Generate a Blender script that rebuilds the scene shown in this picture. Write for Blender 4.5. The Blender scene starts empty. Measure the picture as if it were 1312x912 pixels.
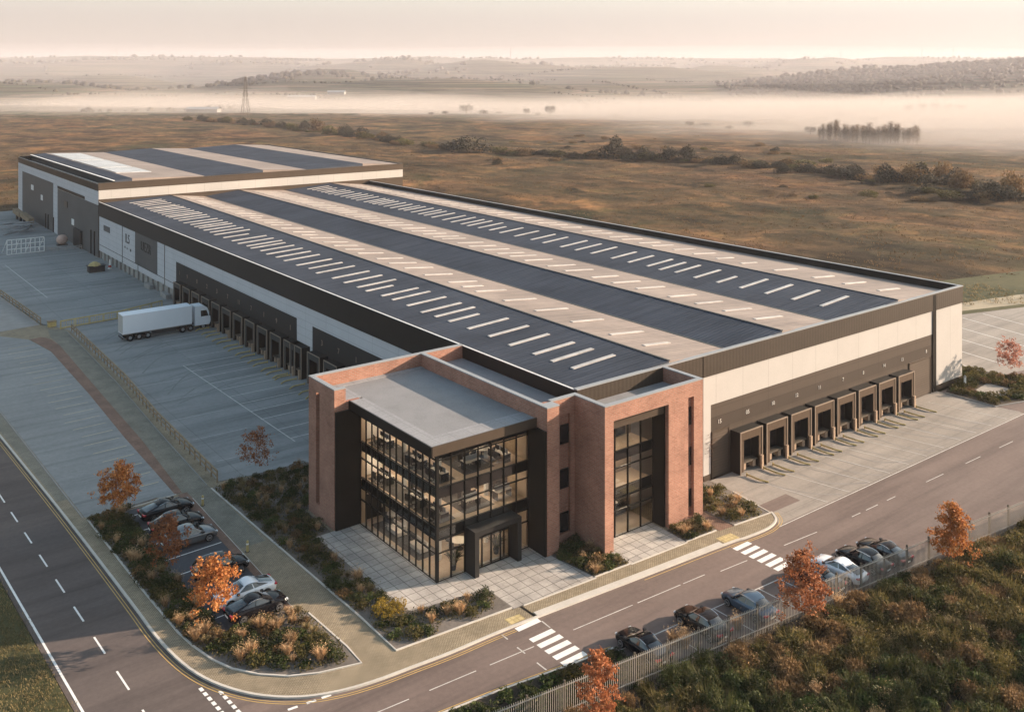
import bpy, bmesh, math, random
import numpy as np
from mathutils import Vector, Matrix
R = math.radians
rnd = random.Random(11)
nr = np.random.default_rng(7)
scene = bpy.context.scene
col = scene.collection
# ------------------------------------------------------------------ frame of the site
# X runs along the short front of the warehouse, Y along its long side, metres.
CAM = (-72.98, -63.48, 40.0)
RV = np.array([0.79198, -0.61055])      # level direction across the valley
FV = np.array([0.61055, 0.79198])       # level direction up the valley
def vp(s, d):                           # valley coordinates -> site coordinates
    return (s * RV[0] + d * FV[0] + CAM[0], s * RV[1] + d * FV[1] + CAM[1])

# ------------------------------------------------------------------ numpy noise
def _h(ix, iy):
    n = (ix * 374761393 + iy * 668265263) & 0xFFFFFFFF
    n = ((n ^ (n >> 13)) * 1274126177) & 0xFFFFFFFF
    return ((n ^ (n >> 16)) & 0xFFFF) / 65535.0
def vnoise(x, y):
    x = np.asarray(x, float); y = np.asarray(y, float)
    ix = np.floor(x).astype(np.int64); iy = np.floor(y).astype(np.int64)
    fx = x - ix; fy = y - iy
    fx = fx * fx * (3 - 2 * fx); fy = fy * fy * (3 - 2 * fy)
    a = _h(ix, iy); b = _h(ix + 1, iy); c = _h(ix, iy + 1); d = _h(ix + 1, iy + 1)
    return (a * (1 - fx) + b * fx) * (1 - fy) + (c * (1 - fx) + d * fx) * fy
def fbm(x, y, o=4):
    s = 0; a = .5
    for k in range(o):
        s = s + a * vnoise(x + 17.3 * k, y - 9.1 * k); x = x * 2.03; y = y * 2.03; a *= .5
    return s
def sstep(a, b, x):
    t = np.clip((np.asarray(x, float) - a) / (b - a), 0, 1); return t * t * (3 - 2 * t)

def ground_h(x, y):
    x = np.asarray(x, float); y = np.asarray(y, float)
    dx = x - CAM[0]; dy = y - CAM[1]
    s = dx * RV[0] + dy * RV[1]; d = dx * FV[0] + dy * FV[1]
    # distance outside the flat building plot
    ox = np.maximum(np.maximum(-66 - x, x - 62), 0); oy = np.maximum(np.maximum(-30 - y, y - 252), 0)
    o1 = np.hypot(ox, oy)
    ox = np.maximum(np.maximum(40 - x, x - 110), 0); oy = np.maximum(np.maximum(-30 - y, y - 30), 0)
    o = np.minimum(o1, np.hypot(ox, oy))
    k = sstep(0, 60, o)
    h = -0.15 + k * ((fbm(x / 60., y / 60.) - .5) * 3.2 + (fbm(x / 13., y / 13., 4) - .5) * 2.6)
    base = np.interp(d, [0, 700, 900, 1300, 1800, 2300, 3000, 3700, 4300, 4900, 7600],
                        [0, 0, -2, -5, 3, 27, 58, 92, 122, 128, 112])
    far = sstep(900, 2600, d)
    lim = 1.15 - .75 * sstep(3500, 4200, d)
    h = h + base + far * lim * ((fbm(s / 800. + 3.4, d / 430. + .3, 3) - .5) * 165 + (fbm(s / 230., d / 170. + 5, 3) - .5) * 20)
    h = h + 36 * np.exp(-((d - 2200) / 230.) ** 2) * sstep(480, 860, s) 
    h = h + 15 * np.exp(-((d - 1850) / 170.) ** 2) * np.exp(-((s - 190) / 360.) ** 2)
    return h

# ------------------------------------------------------------------ materials
def new_mat(name):
    m = bpy.data.materials.new(name); m.use_nodes = True
    nt = m.node_tree
    return m, nt, nt.nodes['Principled BSDF']
def N(nt, kind, **kw):
    n = nt.nodes.new(kind)
    for k, v in kw.items():
        if k.startswith('i_'):
            n.inputs[k[2:].replace('_', ' ')].default_value = v
        else: setattr(n, k, v)
    return n
def ramp(nt, fac, stops):
    r = nt.nodes.new('ShaderNodeValToRGB')
    e = r.color_ramp.elements
    while len(e) < len(stops): e.new(.5)
    for k, (p, c) in enumerate(stops):
        e[k].position = p; e[k].color = (*c, 1) if len(c) == 3 else c
    nt.links.new(fac, r.inputs[0]); return r.outputs[0]
def mixc(nt, a, b, fac, mode='MIX'):
    m = nt.nodes.new('ShaderNodeMix'); m.data_type = 'RGBA'; m.blend_type = mode
    def put(i, v):
        if hasattr(v, 'is_output') or isinstance(v, bpy.types.NodeSocket): nt.links.new(v, m.inputs[i])
        elif isinstance(v, (int, float)): m.inputs[i].default_value = v
        else: m.inputs[i].default_value = (*v, 1)
    put(0, fac); put(6, a); put(7, b); return m.outputs[2]
def coords(nt, scale=(1, 1, 1), kind='pos', rot=0):
    if kind == 'pos': o = N(nt, 'ShaderNodeNewGeometry').outputs['Position']
    else: o = N(nt, 'ShaderNodeTexCoord').outputs['Object']
    mp = N(nt, 'ShaderNodeMapping'); mp.inputs['Scale'].default_value = scale
    mp.inputs['Rotation'].default_value = (0, 0, rot)
    nt.links.new(o, mp.inputs[0]); return mp.outputs[0]
def noise(nt, vec, scale, detail=4, rough=.55):
    n = N(nt, 'ShaderNodeTexNoise'); n.inputs['Scale'].default_value = scale
    n.inputs['Detail'].default_value = detail; n.inputs['Roughness'].default_value = rough
    nt.links.new(vec, n.inputs['Vector']); return n.outputs[0]
def bump(nt, b, height, strength=.3, dist=.05):
    n = N(nt, 'ShaderNodeBump'); n.inputs['Strength'].default_value = strength
    n.inputs['Distance'].default_value = dist
    nt.links.new(height, n.inputs['Height']); nt.links.new(n.outputs[0], b.inputs['Normal'])
def sc(c, k): return tuple(min(1, x * k) for x in c)
def plain(name, c, rough=.6, metal=0, var=.18, scale=.6, coat=0, kind='obj', fine=6.):
    m, nt, b = new_mat(name)
    v = coords(nt, kind=kind)
    n1 = noise(nt, v, scale); n2 = noise(nt, v, fine, 3)
    a = ramp(nt, n1, [(.3, sc(c, 1 - var)), (.7, sc(c, 1 + var))])
    a = mixc(nt, a, ramp(nt, n2, [(.3, sc(c, 1 - var * .7)), (.7, sc(c, 1 + var * .7))]), .4)
    nt.links.new(a, b.inputs['Base Color'])
    b.inputs['Roughness'].default_value = rough; b.inputs['Metallic'].default_value = metal
    b.inputs['Specular IOR Level'].default_value = .5 if rough < .35 else .15
    if coat: b.inputs['Coat Weight'].default_value = coat; b.inputs['Coat Roughness'].default_value = .04
    return m
def ground_mat(name, c, c2, sx=.05, sy=.5, streak=.5, rough=.85, fine=2.5, bs=.15):
    """concrete / asphalt: broad patches, wheel streaks along X, grain"""
    m, nt, b = new_mat(name)
    broad = noise(nt, coords(nt), .07, 5, .6)
    st = noise(nt, coords(nt, (sx, sy, 1)), 1., 5, .65)
    fn = noise(nt, coords(nt), fine, 5, .7)
    a = ramp(nt, broad, [(.32, c), (.68, c2)])
    a = mixc(nt, a, ramp(nt, st, [(.3, (.62, .62, .63)), (.5, (1, 1, 1)), (.72, (1.22, 1.2, 1.18))]), streak, 'MULTIPLY')
    a = mixc(nt, a, ramp(nt, fn, [(.3, (.8, .8, .8)), (.7, (1.14, 1.14, 1.14))]), .6, 'MULTIPLY')
    nt.links.new(a, b.inputs['Base Color']); b.inputs['Roughness'].default_value = rough; b.inputs['Specular IOR Level'].default_value = .2
    bump(nt, b, fn, bs, .03)
    return m
def tile_mat(name, c1, c2, mortar, w, h, ms=.02, offset=.5, rough=.8, wall=False, rot=0, var=.35, bs=.3, grain=.6):
    m, nt, b = new_mat(name)
    if wall:
        sx = N(nt, 'ShaderNodeSeparateXYZ'); nt.links.new(N(nt, 'ShaderNodeNewGeometry').outputs['Position'], sx.inputs[0])
        ad = N(nt, 'ShaderNodeMath', operation='ADD'); nt.links.new(sx.outputs[0], ad.inputs[0]); nt.links.new(sx.outputs[1], ad.inputs[1])
        cb = N(nt, 'ShaderNodeCombineXYZ'); nt.links.new(ad.outputs[0], cb.inputs[0]); nt.links.new(sx.outputs[2], cb.inputs[1])
        v = cb.outputs[0]
    else: v = coords(nt, rot=rot)
    t = N(nt, 'ShaderNodeTexBrick'); nt.links.new(v, t.inputs['Vector'])
    t.offset = offset
    t.inputs['Scale'].default_value = 1; t.inputs['Mortar Size'].default_value = ms
    t.inputs['Brick Width'].default_value = w; t.inputs['Row Height'].default_value = h
    t.inputs['Color1'].default_value = (*c1, 1); t.inputs['Color2'].default_value = (*c2, 1); t.inputs['Mortar'].default_value = (*mortar, 1)
    n1 = noise(nt, coords(nt), .5, 5, .65); n2 = noise(nt, coords(nt), 5., 3, .6)
    a = mixc(nt, t.outputs[0], ramp(nt, n1, [(.3, (1 - var,) * 3), (.7, (1 + var * .5,) * 3)]), .8, 'MULTIPLY')
    a = mixc(nt, a, ramp(nt, n2, [(.3, (.8,) * 3), (.7, (1.15,) * 3)]), grain, 'MULTIPLY')
    nt.links.new(a, b.inputs['Base Color']); b.inputs['Roughness'].default_value = rough; b.inputs['Specular IOR Level'].default_value = .2
    bump(nt, b, t.outputs[1], -bs, .02)
    return m
def ribbed(name, c, rough, axis, pitch, metal=0, strength=.5, var=.12, streak=0):
    """profiled metal sheet: ribs repeat along the given axis"""
    m, nt, b = new_mat(name)
    sx = N(nt, 'ShaderNodeSeparateXYZ'); nt.links.new(N(nt, 'ShaderNodeNewGeometry').outputs['Position'], sx.inputs[0])
    if axis == 'xy':
        ad = N(nt, 'ShaderNodeMath', operation='ADD'); nt.links.new(sx.outputs[0], ad.inputs[0]); nt.links.new(sx.outputs[1], ad.inputs[1]); src = ad.outputs[0]
    else: src = sx.outputs['xyz'.index(axis)]
    mu = N(nt, 'ShaderNodeMath', operation='MULTIPLY'); mu.inputs[1].default_value = 2 * math.pi / pitch; nt.links.new(src, mu.inputs[0])
    si = N(nt, 'ShaderNodeMath', operation='SINE'); nt.links.new(mu.outputs[0], si.inputs[0])
    n1 = noise(nt, coords(nt, (.12, .12, .3)), 1., 5, .6); n2 = noise(nt, coords(nt), 3., 3)
    a = ramp(nt, n1, [(.3, sc(c, 1 - var)), (.7, sc(c, 1 + var))])
    a = mixc(nt, a, ramp(nt, n2, [(.3, (.88,) * 3), (.7, (1.1,) * 3)]), .5, 'MULTIPLY')
    if streak: a = mixc(nt, a, ramp(nt, noise(nt, coords(nt, (.07, 1.5, 1)), 1., 4, .6), [(.32, (.74, .74, .76)), (.5, (1, 1, 1)), (.7, (1.16, 1.15, 1.13))]), streak, 'MULTIPLY')
    rb = N(nt, 'ShaderNodeMapRange'); rb.inputs[1].default_value = -1; rb.inputs[2].default_value = 1; rb.inputs[3].default_value = .85; rb.inputs[4].default_value = 1.08
    nt.links.new(si.outputs[0], rb.inputs[0])
    a = mixc(nt, a, rb.outputs[0], .6, 'MULTIPLY')
    nt.links.new(a, b.inputs['Base Color']); b.inputs['Roughness'].default_value = rough; b.inputs['Metallic'].default_value = metal; b.inputs['Specular IOR Level'].default_value = .2
    bump(nt, b, si.outputs[0], strength, .04)
    return m
def leaf_mat(name, c1, c2, c3, trans=.25):
    m, nt, b = new_mat(name)
    at = N(nt, 'ShaderNodeAttribute', attribute_name='tint')
    oi = N(nt, 'ShaderNodeObjectInfo')
    a = ramp(nt, at.outputs['Fac'], [(0, c1), (.5, c2), (1, c3)])
    hs = N(nt, 'ShaderNodeHueSaturation'); nt.links.new(a, hs.inputs['Color'])
    mr = N(nt, 'ShaderNodeMapRange'); mr.inputs[3].default_value = .72; mr.inputs[4].default_value = 1.28
    nt.links.new(oi.outputs['Random'], mr.inputs[0]); nt.links.new(mr.outputs[0], hs.inputs['Value'])
    nt.links.new(hs.outputs[0], b.inputs['Base Color']); b.inputs['Roughness'].default_value = .7
    b.inputs['Specular IOR Level'].default_value = .2
    tr = N(nt, 'ShaderNodeBsdfTranslucent'); nt.links.new(hs.outputs[0], tr.inputs[0])
    mx = N(nt, 'ShaderNodeMixShader'); mx.inputs[0].default_value = trans
    nt.links.new(b.outputs[0], mx.inputs[1]); nt.links.new(tr.outputs[0], mx.inputs[2])
    nt.links.new(mx.outputs[0], nt.nodes['Material Output'].inputs[0])
    return m
def glass_mat(name, tint=(.93, .95, .95), refl=.12):
    m, nt, b = new_mat(name); nt.nodes.remove(b)
    tr = N(nt, 'ShaderNodeBsdfTransparent'); tr.inputs[0].default_value = (*tint, 1)
    gl = N(nt, 'ShaderNodeBsdfGlossy'); gl.inputs['Roughness'].default_value = .02
    fr = N(nt, 'ShaderNodeFresnel'); fr.inputs[0].default_value = 1.5
    mx = N(nt, 'ShaderNodeMixShader'); ad = N(nt, 'ShaderNodeMath', operation='ADD'); ad.inputs[1].default_value = refl
    nt.links.new(fr.outputs[0], ad.inputs[0]); nt.links.new(ad.outputs[0], mx.inputs[0])
    nt.links.new(tr.outputs[0], mx.inputs[1]); nt.links.new(gl.outputs[0], mx.inputs[2])
    nt.links.new(mx.outputs[0], nt.nodes['Material Output'].inputs[0]); return m
def emit_mat(name, c, s):
    m, nt, b = new_mat(name)
    b.inputs['Base Color'].default_value = (.8, .8, .8, 1)
    b.inputs['Emission Color'].default_value = (*c, 1); b.inputs['Emission Strength'].default_value = s
    return m
def volume_mat(name, c, dens, g):
    m = bpy.data.materials.new(name); m.use_nodes = True; nt = m.node_tree
    for n in list(nt.nodes):
        if n.type != 'OUTPUT_MATERIAL': nt.nodes.remove(n)
    v = N(nt, 'ShaderNodeVolumePrincipled'); v.inputs['Color'].default_value = (*c, 1)
    v.inputs['Density'].default_value = dens; v.inputs['Anisotropy'].default_value = g
    nt.links.new(v.outputs[0], nt.nodes['Material Output'].inputs['Volume']); return m

M = {}
M['asphalt'] = ground_mat('asphalt', (.088, .072, .068), (.128, .104, .096), .03, .45, .85)
def with_joints(m, w, h, k=.8):
    nt = m.node_tree; b = nt.nodes['Principled BSDF']; src = b.inputs['Base Color'].links[0].from_socket
    t = N(nt, 'ShaderNodeTexBrick'); nt.links.new(coords(nt), t.inputs['Vector']); t.offset = 0; t.inputs['Scale'].default_value = 1; t.inputs['Mortar Size'].default_value = .035; t.inputs['Brick Width'].default_value = w; t.inputs['Row Height'].default_value = h
    t.inputs['Color1'].default_value = (1, 1, 1, 1); t.inputs['Color2'].default_value = (.9, .9, .9, 1); t.inputs['Mortar'].default_value = (.5, .5, .5, 1)
    nt.links.new(mixc(nt, src, t.outputs[0], k, 'MULTIPLY'), b.inputs['Base Color']); return m
M['service'] = ground_mat('sunlit_asphalt', (.138, .104, .093), (.178, .138, .123), .03, .45, .85)  # main road's asphalt made paler and pinker: sunlight put into the colour
M['yard'] = ground_mat('yard_concrete', (.205, .212, .212), (.27, .275, .272), .03, .4, .8)
M['apron'] = ground_mat('apron_concrete', (.24, .215, .19), (.31, .28, .25), .04, .6, .7)
with_joints(M['yard'], 9.1, 6.3, .7); with_joints(M['apron'], 4.2, 5.0, .5)
M['plaza'] = ground_mat('plaza_concrete', (.205, .21, .21), (.265, .27, .268), .05, .9, .6)
M['bay'] = ground_mat('bay_asphalt', (.06, .062, .07), (.08, .082, .09), .2, .2, .3)
M['block'] = tile_mat('block_paving', (.31, .25, .17), (.37, .305, .215), (.13, .11, .08), .24, .12, .02)
M['block_grey'] = tile_mat('grey_block_paving', (.25, .225, .175), (.29, .265, .21), (.09, .09, .08), .24, .12, .02)
M['block_red'] = tile_mat('red_block_paving', (.25, .145, .10), (.30, .18, .13), (.1, .07, .06), .24, .12, .02)
M['slab'] = tile_mat('paving_slab', (.37, .345, .32), (.45, .42, .39), (.16, .145, .135), .92, .92, .03, 0)
M['kerb'] = plain('kerb_stone', (.5, .47, .43), .7, var=.15, scale=.8, kind='pos')
M['kerb_dark'] = plain('kerb_grey', (.26, .25, .24), .7, var=.2, kind='pos')
M['paint'] = plain('road_paint', (.72, .71, .69), .6, var=.16, scale=2., kind='pos', fine=14)
M['paint_soft'] = plain('soft_paint', (.50, .48, .455), .6, var=.3, scale=1.2, kind='pos', fine=7)
M['paint_faint'] = plain('worn_paint', (.46, .46, .45), .7, var=.2, scale=1.5, kind='pos', fine=9)
M['paint_tan'] = plain('worn_tan_paint', (.47, .41, .28), .7, var=.25, scale=1.5, kind='pos', fine=9)
M['yellow_line'] = plain('yellow_paint', (.46, .31, .11), .6, var=.2, scale=1.5, kind='pos')
M['tactile'] = tile_mat('tactile_paving', (.50, .40, .20), (.55, .44, .24), (.38, .3, .15), .4, .4, .04, 0)
M['gravel'] = ground_mat('gravel', (.10, .088, .078), (.2, .175, .155), 2.2, 2.2, .6, .95, 9., 1.)
M['soil'] = ground_mat('soil', (.04, .032, .024), (.075, .058, .042), 1, 1, .4, .95, 6., 1.)
M['verge'] = ground_mat('verge_grass', (.045, .05, .02), (.085, .078, .035), .6, .6, .6, .95, 5., 1.)
M['sandpath'] = ground_mat('sandy_path', (.28, .24, .17), (.36, .31, .23), .2, .2, .4, .95, 3., .5)
M['brick'] = tile_mat('red_brick', (.29, .125, .085), (.37, .175, .122), (.30, .215, .17), .45, .15, .022, wall=True, var=.3, bs=.5)
M['coping'] = plain('grey_coping', (.3, .31, .32), .45, .2, var=.1, kind='pos')
M['flatroof'] = ground_mat('flat_roof_membrane', (.20, .20, .205), (.25, .25, .26), .5, .5, .3, .9, 7., .3)
M['roof_edge'] = tile_mat('roof_edge_slab', (.25, .25, .26), (.28, .28, .29), (.17, .17, .18), 1.6, 1.6, .02, 0, var=.15)
M['black'] = plain('black_metal', (.022, .02, .018), .38, .3, var=.15, kind='pos')
M['portal'] = plain('portal_metal', (.032, .031, .031), .4, .3, var=.15, kind='pos')
M['mullion'] = plain('black_frame', (.018, .017, .016), .4, .2, var=.1, kind='pos')
M['bronze'] = ribbed('bronze_cladding', (.050, .039, .030), .5, 'xy', .5, .15, .07)
M['bronze_flat'] = plain('bronze_flat', (.085, .065, .05), .42, .3, var=.1, kind='pos')
M['hall_dark'] = ribbed('dark_grey_panel', (.085, .085, .085), .5, 'y', .6, 0, .3)
def panel_mat(name, c, pw, ph, var=.06, rough=.5):
    return tile_mat(name, c, sc(c, 1.03), sc(c, .72), pw, ph, .03, 0, rough, True, var=var, bs=.4, grain=.12)
M['white_panel'] = panel_mat('white_cladding', (.42, .40, .38), 4.18, 12.)
M['grey_panel'] = panel_mat('grey_cladding', (.50, .50, .52), 6., 1.05)
M['dark_band'] = panel_mat('dark_cladding_charcoal', (.019, .020, .021), 4.57, 2.4)
M['brown_band'] = panel_mat('dark_cladding_bronze', (.068, .052, .041), 4.18, 1.15)
M['brown_band2'] = panel_mat('dark_cladding_umber', (.050, .038, .030), 4.18, 3.)
M['shutter'] = ribbed('brown_shutter', (.082, .062, .048), .55, 'z', .28, 0, .12)
M['roof_dark'] = ribbed('shaded_slate_sheet', (.056, .066, .086), .8, 'y', .55, 0, .55, .2, .8)  # slopes turned from the sun: part of their shade is put into this colour
M['roof_light'] = ribbed('sunlit_buff_sheet', (.275, .225, .195), .6, 'y', .55, .05, .25, .2, .8)  # slopes facing the sun: warm light is partly put into this colour
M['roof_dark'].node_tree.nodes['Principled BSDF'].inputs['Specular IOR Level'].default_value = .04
M['rooflight'] = plain('rooflight_sheet', (.47, .43, .40), .3, var=.42, kind='pos')
M['white_trim'] = plain('white_trim', (.75, .74, .72), .4, var=.06, kind='pos')
M['solar'] = tile_mat('pale_roof_panel', (.46, .47, .48), (.54, .55, .56), (.3, .3, .31), 2.2, 1.2, .05, .3, .35)
M['shelter_front'] = plain('shelter_canvas', (.07, .047, .031), .8, var=.2, kind='obj', scale=1.5)
M['shelter_front_l'] = plain('shelter_canvas_charcoal', (.05, .048, .046), .8, var=.2, kind='obj', scale=1.5)
M['shelter_side'] = plain('shelter_rubber', (.02, .018, .016), .7, var=.1)
M['frame_grey'] = plain('shelter_frame', (.24, .19, .15), .5, .0, var=.15)
M['dock_door'] = ribbed('dock_door_black', (.012, .013, .015), .5, 'z', .5, .2, .1)
M['safety'] = plain('safety_yellow', (.44, .34, .15), .55, var=.3, scale=2)
M['bumper'] = plain('timber_bumper', (.30, .22, .16), .8, var=.3, scale=3)
M['concrete'] = plain('concrete', (.3, .29, .27), .8, var=.2, kind='pos', scale=1.5)
M['timber'] = plain('timber_rail', (.25, .185, .12), .8, var=.35, scale=2, kind='pos')
M['galv'] = plain('galvanised_steel', (.44, .40, .35), .5, .2, var=.15, kind='pos')
M['post'] = plain('fence_post', (.10, .085, .068), .6, .3, var=.2, kind='pos')
M['glass'] = glass_mat('curtain_glass', refl=.10)
M['dark_glass'] = plain('dark_window_glass', (.015, .016, .018), .05, 0, var=.1)
M['floor_wood'] = plain('interior_floor', (.40, .31, .23), .5, var=.15, kind='pos', scale=1.)
M['ceiling'] = plain('interior_ceiling', (.7, .66, .6), .8, var=.05, kind='pos')
M['spandrel'] = plain('spandrel', (.035, .033, .032), .15, .3, var=.15, kind='pos')
M['carpet'] = plain('grey_carpet', (.075, .07, .066), .9, var=.25, kind='pos', scale=1.5)
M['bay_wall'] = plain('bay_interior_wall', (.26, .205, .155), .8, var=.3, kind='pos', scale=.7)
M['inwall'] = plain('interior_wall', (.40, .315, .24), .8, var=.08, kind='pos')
M['desk'] = plain('desk_top', (.55, .5, .44), .5, var=.1)
M['dark_plastic'] = plain('dark_plastic', (.03, .03, .032), .45, var=.1)
M['lamp'] = emit_mat('ceiling_lamp_glow', (1.0, .80, .58), 23.)
M['bark'] = plain('bark', (.115, .085, .065), .9, var=.3, scale=4)
M['bark_pale'] = plain('pale_bark', (.26, .19, .14), .9, var=.25, scale=4)
M['leaf_orange'] = leaf_mat('orange_leaves', (.26, .085, .025), (.45, .175, .055), (.60, .29, .10), .3)
M['leaf_rust'] = leaf_mat('rust_leaves', (.18, .062, .028), (.31, .115, .048), (.43, .19, .085), .3)
M['leaf_pink'] = leaf_mat('dusty_red_leaves', (.26, .10, .07), (.38, .17, .12), (.46, .24, .17), .35)
M['leaf_dark'] = leaf_mat('dark_green_leaves', (.018, .027, .008), (.044, .056, .018), (.105, .097, .035), .3)
M['leaf_olive'] = leaf_mat('olive_leaves', (.034, .036, .011), (.090, .080, .026), (.21, .155, .058), .3)
M['leaf_brown'] = leaf_mat('brown_leaves', (.07, .045, .02), (.175, .105, .048), (.30, .19, .09), .25)
M['leaf_green'] = leaf_mat('fresh_green_leaves', (.03, .045, .012), (.06, .08, .022), (.11, .125, .04), .2)
M['leaf_yellow'] = leaf_mat('yellow_flowers', (.09, .07, .015), (.30, .20, .03), (.48, .33, .05), .2)
M['grass_tan'] = leaf_mat('tan_grass', (.20, .12, .06), (.38, .24, .13), (.56, .40, .24), .35)
M['grass_olive'] = leaf_mat('olive_grass', (.08, .065, .028), (.17, .13, .06), (.28, .21, .11), .3)
M['heath'] = leaf_mat('heath_grass', (.06, .04, .021), (.11, .071, .038), (.19, .125, .068), .5)
M['far_leaf'] = leaf_mat('far_foliage', (.022, .022, .014), (.05, .044, .026), (.10, .078, .05), .1)
M['twig'] = leaf_mat('bare_twigs', (.12, .088, .06), (.19, .14, .10), (.26, .20, .14), .2)

# ------------------------------------------------------------------ mesh builder
class MB:
    def __init__(self): self.v = []; self.f = []; self.m = []
    def quad(self, *p, m=0):
        n = len(self.v); self.v += [tuple(q) for q in p]; self.f.append(tuple(range(n, n + len(p)))); self.m.append(m); return self
    def box(self, x0, x1, y0, y1, z0, z1, m=0, top=None):
        n = len(self.v)
        self.v += [(x0, y0, z0), (x1, y0, z0), (x1, y1, z0), (x0, y1, z0), (x0, y0, z1), (x1, y0, z1), (x1, y1, z1), (x0, y1, z1)]
        for k, f in enumerate([(3, 2, 1, 0), (4, 5, 6, 7), (0, 1, 5, 4), (1, 2, 6, 5), (2, 3, 7, 6), (3, 0, 4, 7)]):
            self.f.append(tuple(n + i for i in f)); self.m.append(top if (top is not None and k == 1) else m)
        return self
    def bar(self, p, q, w, h=None, m=0):
        p = Vector(p); q = Vector(q); d = (q - p)
        if d.length < 1e-6: return self
        d.normalize(); up = Vector((0, 0, 1)) if abs(d.z) < .95 else Vector((0, 1, 0))
        a = d.cross(up).normalized() * (w / 2); b = a.cross(d).normalized() * ((h or w) / 2)
        n = len(self.v)
        for e in (p, q):
            self.v += [tuple(e - a - b), tuple(e + a - b), tuple(e + a + b), tuple(e - a + b)]
        for f in [(3, 2, 1, 0), (4, 5, 6, 7), (0, 1, 5, 4), (1, 2, 6, 5), (2, 3, 7, 6), (3, 0, 4, 7)]:
            self.f.append(tuple(n + i for i in f)); self.m.append(m)
        return self
    def prism(self, pts, z0, z1, m=0):
        a = sum(pts[i][0] * pts[(i + 1) % len(pts)][1] - pts[(i + 1) % len(pts)][0] * pts[i][1] for i in range(len(pts)))
        if a < 0: pts = pts[::-1]
        n = len(self.v); k = len(pts)
        self.v += [(x, y, z0) for x, y in pts] + [(x, y, z1) for x, y in pts]
        self.f.append(tuple(range(n + k - 1, n - 1, -1))); self.m.append(m)
        self.f.append(tuple(range(n + k, n + 2 * k))); self.m.append(m)
        for i in range(k):
            j = (i + 1) % k; self.f.append((n + i, n + j, n + k + j, n + k + i)); self.m.append(m)
        return self
    def cyl(self, p, q, r0, r1=None, seg=8, m=0):
        r1 = r0 if r1 is None else r1
        p = Vector(p); q = Vector(q); d = (q - p).normalized(); up = Vector((0, 0, 1)) if abs(d.z) < .95 else Vector((1, 0, 0))
        a = d.cross(up).normalized(); b = d.cross(a)
        n = len(self.v)
        for e, r in ((p, r0), (q, r1)):
            for k in range(seg):
                t = 2 * math.pi * k / seg; self.v.append(tuple(e + a * (math.cos(t) * r) + b * (math.sin(t) * r)))
        for k in range(seg):
            j = (k + 1) % seg; self.f.append((n + j, n + k, n + seg + k, n + seg + j)); self.m.append(m)
        self.f.append(tuple(n + k for k in range(seg))); self.m.append(m)
        self.f.append(tuple(n + seg + k for k in range(seg - 1, -1, -1))); self.m.append(m)
        return self
    def tube(self, pts, r, seg=6, m=0):
        for a, b in zip(pts[:-1], pts[1:]): self.cyl(a, b, r, r, seg, m)
        return self
    def lathe(self, prof, seg=16, c=(0, 0, 0), m=0, axis='z'):
        n = len(self.v)
        for r, z in prof:
            for k in range(seg):
                t = 2 * math.pi * k / seg; x, y = r * math.cos(t), r * math.sin(t)
                self.v.append((c[0] + x, c[1] + y, c[2] + z) if axis == 'z' else (c[0] + x, c[1] + z, c[2] + y))
        for i in range(len(prof) - 1):
            for k in range(seg):
                j = (k + 1) % seg
                q = (n + i * seg + k, n + i * seg + j, n + (i + 1) * seg + j, n + (i + 1) * seg + k)
                self.f.append(q if axis == 'z' else q[::-1]); self.m.append(m)
        return self
    def build(self, name, mats, parent=None, smooth=False, org=None):
        mats = mats if isinstance(mats, (list, tuple)) else [mats]
        if parent is not None: o = np.array(parent['_o']) if '_o' in parent else np.zeros(3)
        else: o = np.array(org) if org is not None else np.zeros(3)
        me = bpy.data.meshes.new(name)
        me.from_pydata([tuple(np.array(p) - o) for p in self.v], [], self.f)
        for mm in mats: me.materials.append(mm)
        me.polygons.foreach_set('material_index', self.m)
        if smooth: me.polygons.foreach_set('use_smooth', [True] * len(me.polygons))
        me.update()
        ob = bpy.data.objects.new(name, me); col.objects.link(ob)
        if parent is not None: ob.parent = parent; ob['_o'] = list(map(float, o))
        elif org is not None: ob.location = org
        return ob
def tag(o, label=None, cat=None, group=None, kind=None):
    if label: o['label'] = label
    if cat: o['category'] = cat
    if group: o['group'] = group
    if kind: o['kind'] = kind
    return o
def thing(name, label, cat, loc=(0, 0, 0), group=None):
    o = bpy.data.objects.new(name, None); o.empty_display_size = .3; col.objects.link(o)
    o.location = loc; o['_o'] = [float(c) for c in loc]
    return tag(o, label, cat, group)
def copy_tree(o, loc=None, rz=None, scale=None, label=None, group=None, cat=None, parent=None):
    c = o.copy(); col.objects.link(c)
    if parent is not None: c.parent = parent
    if loc is not None: c.location = loc
    if rz is not None: c.rotation_euler = (0, 0, rz)
    if scale is not None: c.scale = scale if isinstance(scale, tuple) else (scale,) * 3
    tag(c, label, cat, group)
    for ch in o.children: copy_tree(ch, parent=c)
    return c
def structure(o): o['kind'] = 'structure'; return o
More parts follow.
